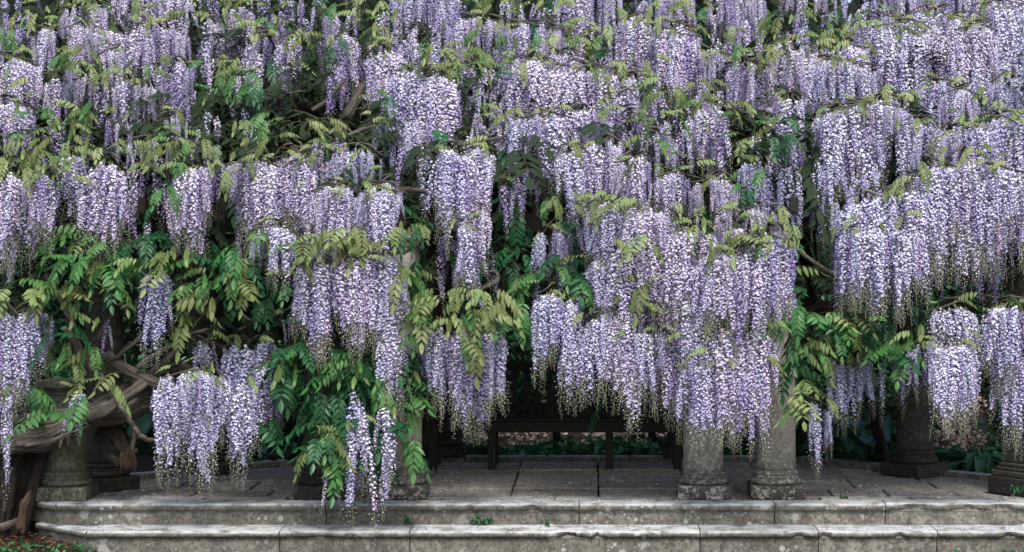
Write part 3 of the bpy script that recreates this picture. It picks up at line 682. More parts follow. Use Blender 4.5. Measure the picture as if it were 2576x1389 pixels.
for (x0, x1, yt, yb, tn, dens, dy) in BELLS:
    if dens > .6: x0 -= 8; x1 += 8; yb += 14
    y = face_y(yt) + dy; a = P(x0, yt, y); b = P(x1, yt, y); zb = P(x0, yb, y).z
    w = b.x - a.x; cx = (a.x + b.x) / 2; hh = a.z - zb; dp = min(.26, max(.07, w * .42))
    lmin = .42
    n = max(3, int(w * max(hh, .3) * 90 * dens)) if dens > .65 else max(2, int(w * max(hh, .3) * 56 * dens))
    m = max(2, round(w / .085)); st = [((k + .5) / m * 2 - 1 + random.gauss(0, .3 / m), random.random() ** 1.5 * min(.34, hh * .42), random.choice([-.02, 0, .05, .12]) if hh > .4 else 0) for k in range(m)]
    st[random.randrange(m)] = (random.uniform(-.5, .5), 0.0, 0.0)
    for i in range(n):
        su, sb, sd = random.choice(st); u = max(-1, min(1, su + random.gauss(0, .8 / m))); vmax = math.sqrt(max(0, 1 - u * u * .8)); v = -vmax * (random.random() ** .45) if random.random() < .82 else random.uniform(-.3, .8)
        var = random.randrange(9) if dens > .65 else random.choice([3, 8, 6, 6, 8])
        if hh < .5 and dens > .65: var = random.choice([1, 3, 3, 5, 8])
        ln = RLEN[var]
        xx = cx + u * w * .5 * .93; yy = y + v * dp + sd
        ztop = a.z - .10 * abs(u) ** 2.2 * min(1, hh / .5) - random.random() * .03
        bot = zb + sb + random.random() ** 2 * .14 + .10 * abs(u) ** 2 - .03
        room = ztop - bot
        # tiers: start anywhere between the bough and one raceme above the bottom; denser at both ends so the fringe is even
        s = random.uniform(.78, 1.15)
        if room > ln * s and random.random() < .6: var = random.choice([4, 6, 7, 8, 0]); ln = RLEN[var]
        if room > ln * s:
            q = random.random()
            start = ztop - (room - ln * s) * (q if random.random() < .6 else (1.0 if q < .5 else q * .3))
        else:
            s = max(.42, room / ln) * random.uniform(.9, 1.05); start = ztop
        if start < ztop - .15 and v > 0: v = -v; yy = y + v * dp
        hd = math.atan2(v, u) + random.uniform(-.6, .6)
        tt = tn
        if random.random() < (.09 + .32 * (v > -.35) + .25 * (sd > .06)): tt = 'v'  # deeper racemes turn violet more often: younger bloom, plus recess shade as colour
        elif random.random() < .16: tt = {'m': 'l', 'l': random.choice('mb'), 'b': 'l'}[tn]
        racemes.append((xx - .05 * s * math.cos(hd), yy - .05 * s * math.sin(hd), start, hd, s, var, tt))
    if w > .12: twigs.append((a, b, y, dp, a.z, tn))

# a second, looser layer of blossom deeper in the canopy
for i in range(2600):
    px = random.uniform(-30, 2610); py = random.uniform(-80, 640)
    if (690 < px < 930 and 200 < py < 345) or (1010 < px < 1095 and py > 400) or (100 < px < 700 and py > 560) or (1240 < px < 1360 and py > 480): continue
    if (1980 < px < 2110 and py > 560): continue
    if mnoise.noise(Vector((px / 90, py / 120, 3))) < -.05: continue
    if px < 950 and random.random() < .45: continue
    y = face_y(py) + random.uniform(.28, .6); p = P(px, py, y)
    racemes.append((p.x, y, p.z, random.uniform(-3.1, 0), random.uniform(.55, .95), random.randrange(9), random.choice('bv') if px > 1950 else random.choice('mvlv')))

# ------------------------------------------------------------------ leaf sprays (x0, x1, top, bottom, kind, density, dy)
SPRAYS = [
 (-20,130,0,70,'pale',1.3,-.1),(-20,60,60,150,'green',.8,.1),(60,130,30,90,'pale',.8,0),(-20,70,100,180,'pale',.9,-.1),(250,380,-20,70,'pale',.7,0),(150,270,-20,40,'pale',1,0),(440,600,-20,80,'pale',1.1,-.1),(600,720,-20,90,'olive',1.1,-.1),(540,620,60,110,'olive',.6,.1),
 (95,255,120,200,'olive',1.2,-.15),(150,240,115,160,'green',1.0,-.05),(185,235,160,225,'olive',1.1,-.2),(255,305,160,215,'olive',.9,-.1),(300,420,150,205,'olive',.9,-.05),(470,600,145,200,'olive',1.2,-.15),(530,670,180,280,'green',1.1,-.05),(600,680,195,285,'deep',1.2,-.1),(505,555,225,280,'olive',1,-.2),
 (-20,90,200,260,'olive',1.1,-.1),(100,285,265,355,'olive',1.2,-.12),(180,290,260,310,'green',.9,-.05),(-20,60,290,400,'olive',.9,-.05),(-20,160,330,440,'olive',1.2,-.15),(90,230,320,400,'olive',1,-.1),(350,480,320,380,'olive',.9,0),(280,640,350,410,'olive',1.0,-.1),(560,860,295,350,'olive',1.0,-.15),(620,700,290,370,'green',.9,-.1),(560,720,350,400,'olive',.7,0),
 (380,445,470,580,'green',1.3,-.25),(340,400,420,480,'olive',.8,-.1),(400,480,400,470,'olive',.7,-.1),(540,610,410,470,'olive',.9,-.15),(140,220,400,490,'olive',.8,-.05),(60,130,380,480,'olive',.9,-.15),(-20,40,400,460,'olive',.9,-.1),(440,500,440,510,'green',.6,0),
 (715,800,60,160,'olive',1.2,-.1),(700,760,0,90,'olive',.9,0),(810,870,-10,60,'olive',1.1,-.1),(870,1005,-20,60,'pale',1.3,0),(880,1000,40,130,'olive',1.4,-.15),(820,870,90,190,'deep',1.0,.2),(640,740,200,270,'shade',1,.3),(760,850,120,260,'shade',1.0,.4),
 (1010,1165,105,195,'olive',1.4,-.2),(1150,1290,75,140,'green',.9,-.1),(1130,1240,110,190,'olive',1.2,-.2),(1210,1265,150,270,'green',1.0,-.2),(1155,1250,270,310,'olive',.9,-.1),(915,985,225,310,'green',1.2,-.15),(1160,1420,-10,40,'pale',1.5,-.05),(1290,1490,80,140,'olive',1.0,-.15),(1390,1540,50,110,'pale',.8,-.05),
 (1480,1560,70,160,'olive',.8,-.05),(1600,1740,-20,50,'pale',1.2,-.1),(1560,1680,140,190,'olive',.8,-.05),(1590,1720,200,280,'olive',1.1,-.1),(1590,1740,280,360,'olive',1.1,-.1),(1710,1810,0,110,'pale',1,-.05),(1620,1680,350,380,'green',.5,0),
 (1920,2060,10,75,'olive',1.4,-.1),(2040,2170,30,120,'pale',1.0,-.1),(1780,1860,60,120,'pale',.9,-.05),(1850,1990,100,170,'olive',1.2,-.1),(1700,1830,200,300,'olive',1.2,-.1),(1830,1910,230,320,'olive',1.1,-.1),(1900,2010,290,350,'olive',.8,-.15),(1930,2020,320,410,'green',1.3,-.05),(1840,1920,330,470,'olive',1.2,-.15),(1860,1960,310,360,'green',.9,0),
 (2090,2200,60,110,'pale',.7,0),(2330,2440,310,380,'pale',.7,-.1),(2440,2576,250,290,'olive',.8,-.1),(2420,2500,370,420,'pale',.6,-.1),(2200,2260,210,260,'olive',.6,0),(2150,2250,10,60,'pale',.5,.2),
 # left green band
 (100,330,590,680,'green',1.1,.0),(120,700,590,680,'deep',.9,.35),(140,250,640,740,'green',1.3,-.1),(165,210,700,860,'olive',.8,-.2),(130,200,720,850,'green',.9,-.05),(210,300,640,740,'green',1.4,-.1),(240,290,700,800,'green',1.0,-.15),(290,350,640,760,'olive',1.1,-.1),(300,420,600,700,'deep',1.0,.2),
 (380,480,630,760,'olive',1.2,-.1),(460,560,640,780,'green',1.2,-.1),(470,560,720,820,'olive',1.0,-.1),(550,650,620,760,'green',1.5,-.1),(560,640,680,800,'olive',1.0,-.15),(600,700,590,660,'green',.9,0),(650,745,690,800,'green',1.1,-.1),
 (-20,110,710,780,'pale',1.4,-.15),(80,130,730,790,'olive',.9,-.1),(110,210,780,930,'green',1.0,-.05),(190,270,850,960,'green',.8,0),(150,200,830,960,'olive',.7,-.1),(450,560,790,850,'olive',1.0,0),(540,640,800,860,'shade',.8,.1),(180,215,930,1070,'green',1.1,-.3),(250,300,940,1020,'olive',.7,-.3),(50,110,980,1040,'green',.7,-.2),(95,130,1040,1060,'green',.4,-.2),
 (725,780,590,680,'olive',1.1,-.25),(740,1015,575,640,'pale',1.3,-.22),(830,960,620,700,'pale',.8,-.3),(980,1020,560,620,'olive',1.0,-.25),(990,1020,670,740,'olive',.8,-.25),(640,680,760,820,'deep',.6,.2),
 (1020,1090,560,660,'green',1.0,.1),(1000,1060,640,780,'deep',1.2,.25),(1030,1100,440,600,'shade',1.2,.7),(1030,1060,650,760,'green',1.0,.1),(1020,1060,760,860,'green',1.1,.0),(1000,1060,880,1000,'deep',1.1,.1),
 (1060,1300,735,800,'pale',1.5,-.25),(1100,1240,750,850,'olive',1.2,-.3),(1020,1090,790,840,'olive',1.1,-.25),(1250,1320,750,820,'olive',1.1,-.25),(1030,1060,820,900,'green',1.1,-.25),(1160,1200,830,900,'olive',1.0,-.3),(1240,1300,810,850,'green',.6,-.1),
 (1240,1350,500,620,'deep',1.0,.5),(1260,1360,600,720,'deep',1.0,.45),(1290,1350,680,780,'green',.9,.2),(1290,1360,780,890,'deep',.9,.3),(1340,1480,640,800,'deep',1.0,.3),(1400,1480,660,790,'green',.8,.1),
 (1350,1420,490,550,'olive',1.3,-.15),(1400,1480,485,550,'olive',1.2,-.15),(1490,1560,490,545,'olive',1.2,-.15),(1590,1700,400,440,'olive',.8,-.05),(1540,1680,585,630,'pale',1.0,-.15),(1690,1800,500,600,'pale',.8,-.15),(1700,1880,590,640,'pale',.7,-.2),(1600,1660,700,740,'olive',.5,-.1),(1380,1440,560,640,'deep',.8,.4),
 (1835,1890,470,525,'green',1.5,-.1),(1895,2012,545,600,'olive',1.3,-.25),(1850,1930,590,640,'pale',.5,-.25),
 (1970,2010,600,830,'deep',.9,.15),(1960,2120,790,880,'green',1.1,-.05),(1980,2130,830,960,'green',1.3,-.1),(2010,2080,850,980,'green',1.2,-.2),(2060,2200,800,900,'green',1.0,-.05),(2120,2350,830,940,'green',1.0,.0),(2180,2340,780,900,'deep',1.2,.2),(2080,2200,790,840,'olive',.6,-.1),(2240,2310,880,970,'green',1.0,-.05),(2200,2360,700,820,'deep',.8,.3),
 (1960,2020,900,1000,'green',.9,-.15),(2000,2050,960,1010,'olive',.6,-.3),(1990,2050,1000,1050,'olive',.4,-.3),(2040,2110,620,760,'shade',.7,.6),(1880,1960,600,640,'pale',.4,-.2),
 # green curtain on the middle columns
 (690,780,860,1000,'deep',2.0,.0),(680,760,900,1010,'green',1.4,-.1),(760,900,880,1060,'deep',2.0,.0),(820,930,900,1020,'green',1.6,-.1),(900,1060,880,1000,'deep',1.9,.0),(930,1000,940,1060,'green',1.5,-.1),(1000,1060,940,1100,'green',1.8,-.05),
 (760,830,1060,1240,'green',1.5,-.2),(810,900,1050,1180,'green',1.6,-.2),(820,890,1100,1260,'green',1.5,-.22),(930,1000,1050,1230,'deep',1.8,-.1),(1000,1062,1060,1190,'green',1.5,-.12),(880,960,1000,1150,'deep',1.8,.0),(740,820,1000,1120,'deep',1.5,.05),(900,970,1080,1230,'deep',1.4,-.05),
 (640,700,1050,1110,'deep',.7,.1),(985,1060,540,660,'deep',1.0,-.15),(1950,2015,690,880,'green',1.1,-.22),(1960,2010,880,980,'deep',.8,-.15),(1500,1560,1000,1040,'deep',.3,.6),
]
leaves = []       # (x, y, z, rz, pitch, scale, kind, variant)
for (x0, x1, yt, yb, kd, dens, dy) in SPRAYS:
    y = face_y(yt + 40) + dy - .06; a = P(x0, yt, y); b = P(x1, yb, y); w = b.x - a.x; h = a.z - b.z
    n = max(3, int(w * (h + .10) * (44 if yt > 560 or kd in ('green', 'deep') else 46) * dens))
    for i in range(n):
        xx = random.uniform(a.x + .02, b.x - .02)
        vv = LEAF[kd]; k = random.randrange(len(vv))
        drop = .20 if ('green' in kd or 'deep' in kd or kd == 'shade') else .10
        zz = a.z - random.random() * max(.03, h - drop) + .02
        yy = y + random.uniform(-.10, .14)
        side = (xx - (a.x + b.x) / 2) / (w * .5 + .01)
        hd = -math.pi / 2 + side * 1.0 + random.gauss(0, .75)
        # start behind so that leaf arcs forward to here
        s = random.uniform(.68, 1.08) * (1.0 if yt > 560 else .72)
        kk = kd; q = random.random()
        if kd == 'olive': kk = 'green' if q < .14 else ('pale' if q < .45 else 'olive')
        elif kd == 'pale': kk = 'olive' if q < .25 else ('green' if q < .29 else 'pale')
        elif kd == 'green': kk = 'olive' if q < .16 else ('deep' if q < .38 else 'green')
        k = random.randrange(len(LEAF[kk]))
        leaves.append((xx - .13 * s * math.cos(hd), yy - .10 * math.sin(hd), zz, hd, random.gauss(0, .22), s, kk, k))
# loose leaves in the blossom and small ones at each bough top
for (a, b, y, dp, z, tn) in twigs:
    for i in range(int((b.x - a.x) * 9)):
        xx = random.uniform(a.x, b.x); hd = random.uniform(-math.pi, 0)
        leaves.append((xx, y - random.random() * dp, z + random.uniform(-.05, .06), hd, random.gauss(.1, .2), random.uniform(.35, .7), 'pale' if random.random() < .7 else 'olive', random.randrange(4)))

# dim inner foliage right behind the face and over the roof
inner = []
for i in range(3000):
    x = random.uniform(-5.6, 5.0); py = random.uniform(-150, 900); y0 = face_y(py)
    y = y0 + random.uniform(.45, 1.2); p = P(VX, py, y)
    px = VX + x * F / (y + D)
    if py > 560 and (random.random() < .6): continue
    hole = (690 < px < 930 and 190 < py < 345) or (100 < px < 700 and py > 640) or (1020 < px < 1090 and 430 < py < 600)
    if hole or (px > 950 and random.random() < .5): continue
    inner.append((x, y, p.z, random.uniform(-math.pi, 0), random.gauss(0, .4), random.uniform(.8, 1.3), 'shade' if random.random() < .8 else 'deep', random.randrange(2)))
for i in range(2600):  # oversized roof leaves added to keep skylight off the terrace
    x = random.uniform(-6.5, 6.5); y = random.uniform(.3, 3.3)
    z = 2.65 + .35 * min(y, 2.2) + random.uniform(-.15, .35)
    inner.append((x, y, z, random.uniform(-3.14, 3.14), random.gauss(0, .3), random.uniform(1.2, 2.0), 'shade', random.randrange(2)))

# ------------------------------------------------------------------ which ones show largest
CELL = 5.0
GW, GH = int(2576 / CELL) + 1, int(1389 / CELL) + 1
items = []
for i, (x, y, z, hd, s, var, tt) in enumerate(racemes): items.append((y, 0, i, x + .05 * s * math.cos(hd), z, .045 * s, RLEN[var] * s * .85))
for i, (x, y, z, hd, pt, s, kd, k) in enumerate(leaves): items.append((y - .02, 1, i, x + .12 * s * math.cos(hd), z + .02, .08 * s + .06 * abs(math.cos(hd)), .22 * s))
items.sort()
own = np.zeros((GH, GW), dtype=bool); vis = {0: np.zeros(len(racemes)), 1: np.zeros(len(leaves))}
for (y, kd, i, x, z, rw, hgt) in items:
    d = y + D; cxp = VX + x * F / d; top = VY + (H - z) * F / d; rwp = rw * F / d; hp = hgt * F / d
    c0, c1 = int((cxp - rwp) / CELL), int((cxp + rwp) / CELL) + 1; r0, r1 = int(top / CELL), int((top + hp) / CELL) + 1
    c0, r0 = max(c0, 0), max(r0, 0); c1, r1 = min(c1, GW), min(r1, GH)
    if c1 <= c0 or r1 <= r0: continue
    sub = own[r0:r1, c0:c1]; m = ~sub & (rng.random(sub.shape) < .62); vis[kd][i] = m.sum(); sub |= m

# ------------------------------------------------------------------ three wisteria plants
VINES = {
 'left': (empty('wisteria', P(60, 1350, -.05)), 'large wisteria rooted at left with a thick gnarled trunk and pinkish blossom'),
 'centre': (empty('wisteria', (P(700, 0, 3.3).x, 3.3, .0)), 'wisteria whose pale mauve blossom hangs over the bench and the middle columns'),
 'right': (empty('wisteria', (P(2200, 0, 2.7).x, 2.7, .0)), 'wisteria with bluish violet blossom at the right, beyond the paired front columns'),
}
for k, (o, lab) in VINES.items(): tag(o, lab, 'wisteria', 'wisterias over the pergola')
def vine_of(x, y, z):
    px = VX + x * F / (y + D); py = VY + (H - z) * F / (y + D)
    lim1 = 1035 if py > 350 else 920
    return 'left' if px < (lim1 if py < 560 else 735) else ('centre' if px < (1990 if py > 480 else 1930) else 'right')

def gn_scatter(name, vine, pts, rots, scs, idx, protos, parent):
    """one stuff part: points carry rotation, scale and variant, instanced through geometry nodes"""
    n = len(pts)
    if not n: return None
    base = parent.location if parent else Vector((0, 0, 0))
    me = bpy.data.meshes.new(name); me.vertices.add(n)
    me.vertices.foreach_set('co', (np.array(pts, dtype=np.float32) - np.array(base, dtype=np.float32)).ravel())
    a = me.attributes.new('rot', 'FLOAT_VECTOR', 'POINT'); a.data.foreach_set('vector', np.array(rots, dtype=np.float32).ravel())
    a = me.attributes.new('scl', 'FLOAT', 'POINT'); a.data.foreach_set('value', np.array(scs, dtype=np.float32))
    a = me.attributes.new('kind', 'INT', 'POINT'); a.data.foreach_set('value', np.array(idx, dtype=np.int32))
    o = obj(name, me, parent)
    c = bpy.data.collections.new(name + '_kinds')
    for k, m in enumerate(protos):
        p = bpy.data.objects.new('%s_%02d' % (name, k), m); c.objects.link(p)
    ng = bpy.data.node_groups.new(name + '_nodes', 'GeometryNodeTree')
    ng.interface.new_socket('Geometry', in_out='INPUT', socket_type='NodeSocketGeometry'); ng.interface.new_socket('Geometry', in_out='OUTPUT', socket_type='NodeSocketGeometry')
    gi = ng.nodes.new('NodeGroupInput'); go = ng.nodes.new('NodeGroupOutput')
    ci = ng.nodes.new('GeometryNodeCollectionInfo'); ci.inputs['Collection'].default_value = c; ci.inputs['Separate Children'].default_value = True; ci.inputs['Reset Children'].default_value = True
    ip = ng.nodes.new('GeometryNodeInstanceOnPoints'); ip.inputs['Pick Instance'].default_value = True
    def named(nm, ty):
        q = ng.nodes.new('GeometryNodeInputNamedAttribute'); q.data_type = ty; q.inputs[0].default_value = nm
        return [s for s in q.outputs if s.enabled][0]
    er = ng.nodes.new('FunctionNodeEulerToRotation'); L = ng.links
    L.new(named('rot', 'FLOAT_VECTOR'), er.inputs[0]); L.new(er.outputs[0], ip.inputs['Rotation'])
    L.new(named('scl', 'FLOAT'), ip.inputs['Scale']); L.new(named('kind', 'INT'), ip.inputs['Instance Index'])
    L.new(gi.outputs[0], ip.inputs['Points']); L.new(ci.outputs[0], ip.inputs['Instance']); L.new(ip.outputs[0], go.inputs[0])
    md = o.modifiers.new('scatter', 'NODES'); md.node_group = ng
    o['kind'] = 'stuff'
    return o

tints = list(TINTS)
R_PROTO = [RAC[t][k] for t in tints for k in range(NV)]
lk = list(LEAF); L_PROTO = []; L_OFF = {}
for k in lk: L_OFF[k] = len(L_PROTO); L_PROTO += LEAF[k]
def mk_euler(hd, pt): return (0, -pt, hd)
for vn, (root, lab) in VINES.items():
    base = Vector(root.location)
    ids = [i for i, r in enumerate(racemes) if vine_of(r[0], r[1], r[2] - .2) == vn]; ids.sort(key=lambda i: -vis[0][i])
    for i in ids[:300]:
        x, y, z, hd, s, var, tt = racemes[i]
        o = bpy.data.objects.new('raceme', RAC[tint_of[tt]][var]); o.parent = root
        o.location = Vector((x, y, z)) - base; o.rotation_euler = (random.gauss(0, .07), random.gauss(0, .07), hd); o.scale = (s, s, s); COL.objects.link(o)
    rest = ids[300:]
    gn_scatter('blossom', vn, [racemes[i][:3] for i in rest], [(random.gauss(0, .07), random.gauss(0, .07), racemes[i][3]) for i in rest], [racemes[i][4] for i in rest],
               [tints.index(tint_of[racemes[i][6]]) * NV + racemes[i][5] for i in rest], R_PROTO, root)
    ids = [i for i, r in enumerate(leaves) if vine_of(r[0], r[1], r[2]) == vn]; ids.sort(key=lambda i: -vis[1][i])
    for i in ids[:300]:
        x, y, z, hd, pt, s, kd, k = leaves[i]
        o = bpy.data.objects.new('leaf', LEAF[kd][k]); o.parent = root
        o.location = Vector((x, y, z)) - base; o.rotation_euler = mk_euler(hd, pt); o.scale = (s, s, s); COL.objects.link(o)
    rest = [leaves[i] for i in ids[300:]] + [q for q in inner if vine_of(q[0], q[1], q[2]) == vn]
    gn_scatter('foliage', vn, [q[:3] for q in rest], [mk_euler(q[3], q[4]) for q in rest], [q[5] for q in rest], [L_OFF[q[6]] + q[7] for q in rest], L_PROTO, root)

# ------------------------------------------------------------------ trunks and branches
def rel(pts, root): return [Vector(p) - Vector(root.location) for p in pts]
def branch(vn, pix, radii, mat, name='branch', sides=8, n=None, groove=0, wig=.0, knob=.12, seed=0):
    root = VINES[vn][0]; pts = rel([P(*p) for p in pix], root)
    me = tube_mesh(name, pts, radii, mat, sides, n or max(10, len(pix) * 6), groove, seed, wig, knob)
    return obj(name, me, root)
B = branch
# left plant: rooted mass of old stems
B('left', [(30,1370,-.05),(40,1290,.0),(52,1210,.0),(62,1160,.0),(80,1110,.05)], [.12,.10,.09,.09,.09], M_BARK_DK, 'trunk', 48, 90, .30, seed=2)
B('left', [(-10,1380,-.1),(8,1300,-.15),(20,1220,-.2),(30,1150,-.25),(60,1100,-.28),(120,1080,-.3)], [.11,.085,.08,.08,.09,.09], M_BARK_DK, 'trunk', 48, 90, .28, seed=5)
B('left', [(55,1340,-.15),(72,1270,-.1),(88,1200,-.05),(104,1140,-.0),(120,1090,.05)], [.05,.05,.055,.05,.05], M_BARK_DK, 'trunk', 24, 40, .15, seed=9)
B('left', [(-30,1120,-.3),(40,1112,-.35),(110,1105,-.36),(180,1075,-.34),(240,1050,-.3),(310,1040,-.25),(370,1015,-.1),(430,985,.1)], [.085,.09,.092,.085,.08,.08,.075,.07], M_BARK, 'limb', 64, 150, .26, seed=11)
B('left', [(-30,1085,-.2),(50,1075,-.25),(120,1060,-.28),(190,1045,-.28),(260,1025,-.22),(330,985,-.1),(400,955,.1),(470,930,.35)], [.085,.085,.082,.078,.078,.075,.07,.065], M_BARK, 'limb', 64, 150, .28, seed=21)
B('left', [(225,1052,-.42),(265,1035,-.45),(300,1010,-.45),(335,985,-.4),(365,960,-.3),(395,930,-.1),(450,880,.2)], [.048,.052,.05,.046,.045,.04,.035], M_BARK, 'limb', 32, 60, .10, seed=31)
B('left', [(270,895,-.1),(310,925,-.2),(350,945,-.28),(390,962,-.32),(430,975,-.3),(480,985,-.1)], [.045,.045,.045,.043,.04,.035], M_BARK, 'limb', 32, 60, .10, seed=33)
B('left', [(170,830,-.1),(200,880,-.15),(225,920,-.2),(260,955,-.25),(290,990,-.45),(305,1025,-.55),(335,1070,-.5),(362,1103,-.45),(405,1108,-.4)], [.035,.032,.03,.026,.022,.022,.020,.020,.016], M_BARK_SM, 'branch', 12, 60, 0, .02, .2, 41)
B('left', [(338,1080,-.2),(336,1110,-.2),(330,1140,-.2),(328,1160,-.18)], [.018,.018,.02,.022], M_BARK_SM, 'branch', 10, 16, seed=42)
B('left', [(268,1080,-.05),(285,1105,-.12),(303,1130,-.18),(322,1155,-.22)], [.10,.115,.105,.075], M_BARK_DK, 'stump', 36, 40, .35, seed=44, knob=.35)
for k in range(9):
    ox = random.uniform(-22, 20); q = random.uniform(18, 44)
    B('left', [(322+ox*.6,1135+abs(ox)*.2,-.27-random.random()*.05),(326+ox,1150+q*.4,-.29),(330+ox*1.1+random.uniform(-6,6),1150+q,-.28)], [.018,.016,.003], M_SPLINT, 'splinter', 6, 10, .4, seed=300+k, knob=.5)
for k in range(8):
    ox = random.uniform(-9, 9); a = random.uniform(-10, 14)
    B('left', [(76+ox*.5,1232+abs(ox)*2+a,-.36),(66+ox,1262,-.39),(58+ox*.8,1300,-.40),(52+ox*1.6,1335+a,-.43)], [.006,.020,.018,.010], M_SPLINT, 'torn_bark', 7, 18, .4, seed=320+k, knob=.45)
B('left', [(0,1330,-.35),(20,1322,-.3),(45,1312,-.2)], [.04,.035,.03], M_BARK, 'root', 16, 12, .15, seed=47)
thin = [
 ([(187,745,.1),(230,760,.15),(260,755,.2),(310,755,.3)],.014),([(280,760,.05),(320,775,.0),(370,778,.0),(410,768,.05),(450,745,.1)],.012),([(350,730,.3),(380,705,.35)],.012),
 ([(320,805,.1),(350,795,.1),(385,790,.1)],.010),([(278,905,-.2),(305,890,-.22),(340,860,-.2),(368,830,-.1),(385,790,.1)],.020),([(247,850,.0),(262,820,.1),(285,790,.2)],.018),
 ([(345,925,-.35),(385,895,-.35),(430,870,-.3),(475,845,-.2),(520,830,.0)],.026),([(430,845,-.3),(432,825,-.35),(430,812,-.35)],.009),([(325,860,-.3),(345,868,-.32),(362,880,-.32)],.006),
 ([(313,890,-.4),(318,925,-.42)],.008),([(330,905,-.3),(335,892,-.3)],.006),([(605,790,.1),(640,808,.05),(670,795,.0),(690,780,.0)],.012),([(600,830,.0),(630,815,-.05),(655,790,-.1)],.008),([(660,790,0),(690,800,.0),(715,812,.0)],.007),
 ([(500,790,.3),(520,780,.35),(560,740,.4)],.022),([(115,690,.3),(135,720,.3),(150,750,.2),(190,830,.0)],.03),([(130,1060,-.3),(50,1035,-.2),(120,1015,-.2),(160,1000,-.2)],.018),
 ([(560,620,.4),(590,600,.45),(640,560,.5)],.016),([(225,1003,-.2),(245,1010,-.22)],.007),([(700,250,1.2),(740,232,1.3),(780,230,1.4)],.012),([(550,350,1.0),(590,335,1.1),(620,318,1.2)],.020),
 ([(665,330,1.0),(690,350,.9),(700,380,.8)],.016),([(690,345,1.1),(720,360,1.0)],.010),([(480,360,.8),(520,350,.8)],.01),
]
for i, (p, r) in enumerate(thin): B('left', p, [r, r * .75], M_BARK_SM, 'branch', 7, 18, 0, .015, .2, 60 + i)
B('left', [(830,420,1.2),(860,330,1.3),(880,280,1.25),(905,240,1.3),(925,200,1.5)], [.055,.052,.048,.045,.04], M_BARK, 'limb', 32, 70, .24, seed=91)
B('left', [(640,300,1.6),(720,260,1.7),(800,275,1.7),(880,290,1.7),(960,300,1.8)], [.07,.06,.06,.06,.05], M_BARK_DK, 'limb', 16, 40, .12, seed=92)
B('left', [(700,250,1.6),(800,310,1.5),(900,320,1.5)], [.05,.05,.04], M_BARK_DK, 'limb', 12, 30, .1, seed=93)
B('left', [(785,278,1.1),(820,255,1.1),(855,215,1.1),(865,200,1.2)], [.022,.02,.018,.016], M_BARK_SM, 'branch', 8, 20, seed=94)
B('left', [(850,352,.7),(890,335,.7),(930,320,.8),(1000,312,1.0)], [.02,.02,.018,.014], M_BARK_SM, 'branch', 8, 20, seed=95)
B('left', [(905,150,1.4),(915,175,1.4),(940,200,1.5)], [.02,.02,.02], M_BARK_SM, 'branch', 8, 14, seed=96)
B('left', [(880,290,1.0),(905,235,1.0),(925,185,1.1)], [.005,.004,.004], M_BARK_SM, 'branch', 6, 14, seed=97)
B('left', [(130,560,1.0),(300,500,1.4),(480,470,1.5),(700,380,1.6)], [.09,.08,.08,.07], M_BARK_DK, 'limb', 14, 40, .12, seed=98)
B('left', [(430,985,.1),(560,900,.6),(700,760,.8),(800,600,1.1),(840,430,1.25)], [.08,.08,.085,.08,.08], M_BARK_DK, 'limb', 18, 50, .12, seed=99)
# centre plant
B('centre', [(640,1158,3.2),(690,1152,3.1),(735,1145,2.8),(760,1120,2.3),(790,1000,1.2),(830,850,.7),(880,640,.7),(1000,470,.9)], [.05,.05,.045,.045,.05,.05,.05,.05], M_BARK_DK, 'trunk', 16, 60, .12, seed=101)
B('centre', [(985,476,.25),(1020,477,.1),(1055,479,.1),(1090,487,.15),(1130,500,.3)], [.024,.024,.022,.022,.02], M_BARK_SM, 'branch', 10, 24, seed=102)
B('centre', [(990,637,-.1),(1020,633,-.15),(1045,618,-.18),(1062,600,-.15),(1075,588,-.1),(1095,575,.0)], [.017,.015,.013,.011,.009,.007], M_BARK_SM, 'branch', 8, 24, 0, .01, .25, 103)
for k, p in enumerate([[(1022,633,-.15),(1040,608,-.18),(1020,602,-.18),(1010,598,-.18)], [(1045,618,-.18),(1065,606,-.15),(1082,617,-.15),(1085,622,-.14)], [(1060,600,-.15),(1085,598,-.1)]]):
    B('centre', p, [.008, .004], M_BARK_SM, 'branch', 6, 14, 0, .006, .2, 105 + k)
B('centre', [(1185,755,-.2),(1198,738,-.22),(1222,722,-.22),(1245,712,-.2),(1254,698,-.15),(1248,686,-.1),(1230,683,.0)], [.016,.016,.017,.018,.017,.015,.012], M_BARK_SM, 'branch', 10, 34, 0, .008, .3, 110)
B('centre', [(1230,700,1.0),(1270,655,.9),(1320,645,.9),(1370,620,1.0)], [.055,.05,.05,.05], M_BARK_DK, 'limb', 16, 36, .15, seed=111)
B('centre', [(1250,520,.9),(1300,560,1.0),(1340,500,1.1)], [.05,.05,.05], M_BARK_DK, 'limb', 12, 30, .12, seed=112)
B('centre', [(1150,365,.3),(1210,355,.25),(1255,348,.3),(1290,335,.4),(1310,330,.5)], [.013,.014,.014,.014,.014], M_BARK_SM, 'branch', 8, 24, 0, .01, .3, 113)
B('centre', [(1240,358,.25),(1270,350,.3),(1300,336,.4)], [.008,.008], M_BARK_SM, 'branch', 6, 14, 0, .01, .3, 114)
B('centre', [(1340,480,.3),(1370,487,.3),(1420,500,.5)], [.018,.018], M_BARK_SM, 'branch', 7, 14, seed=115)
B('centre', [(1620,630,-.5),(1660,625,-.52),(1690,618,-.5),(1720,600,-.4)], [.010,.012], M_BARK_SM, 'branch', 7, 20, 0, .01, .3, 116)
B('centre', [(1700,490,.6),(1850,515,.5),(1960,590,.2)], [.05,.04,.03], M_BARK_DK, 'limb', 12, 30, .1, seed=117)
B('centre', [(1000,470,.9),(1200,430,1.2),(1500,400,1.6),(1700,490,.9)], [.07,.07,.06,.05], M_BARK_DK, 'limb', 14, 40, .12, seed=118)
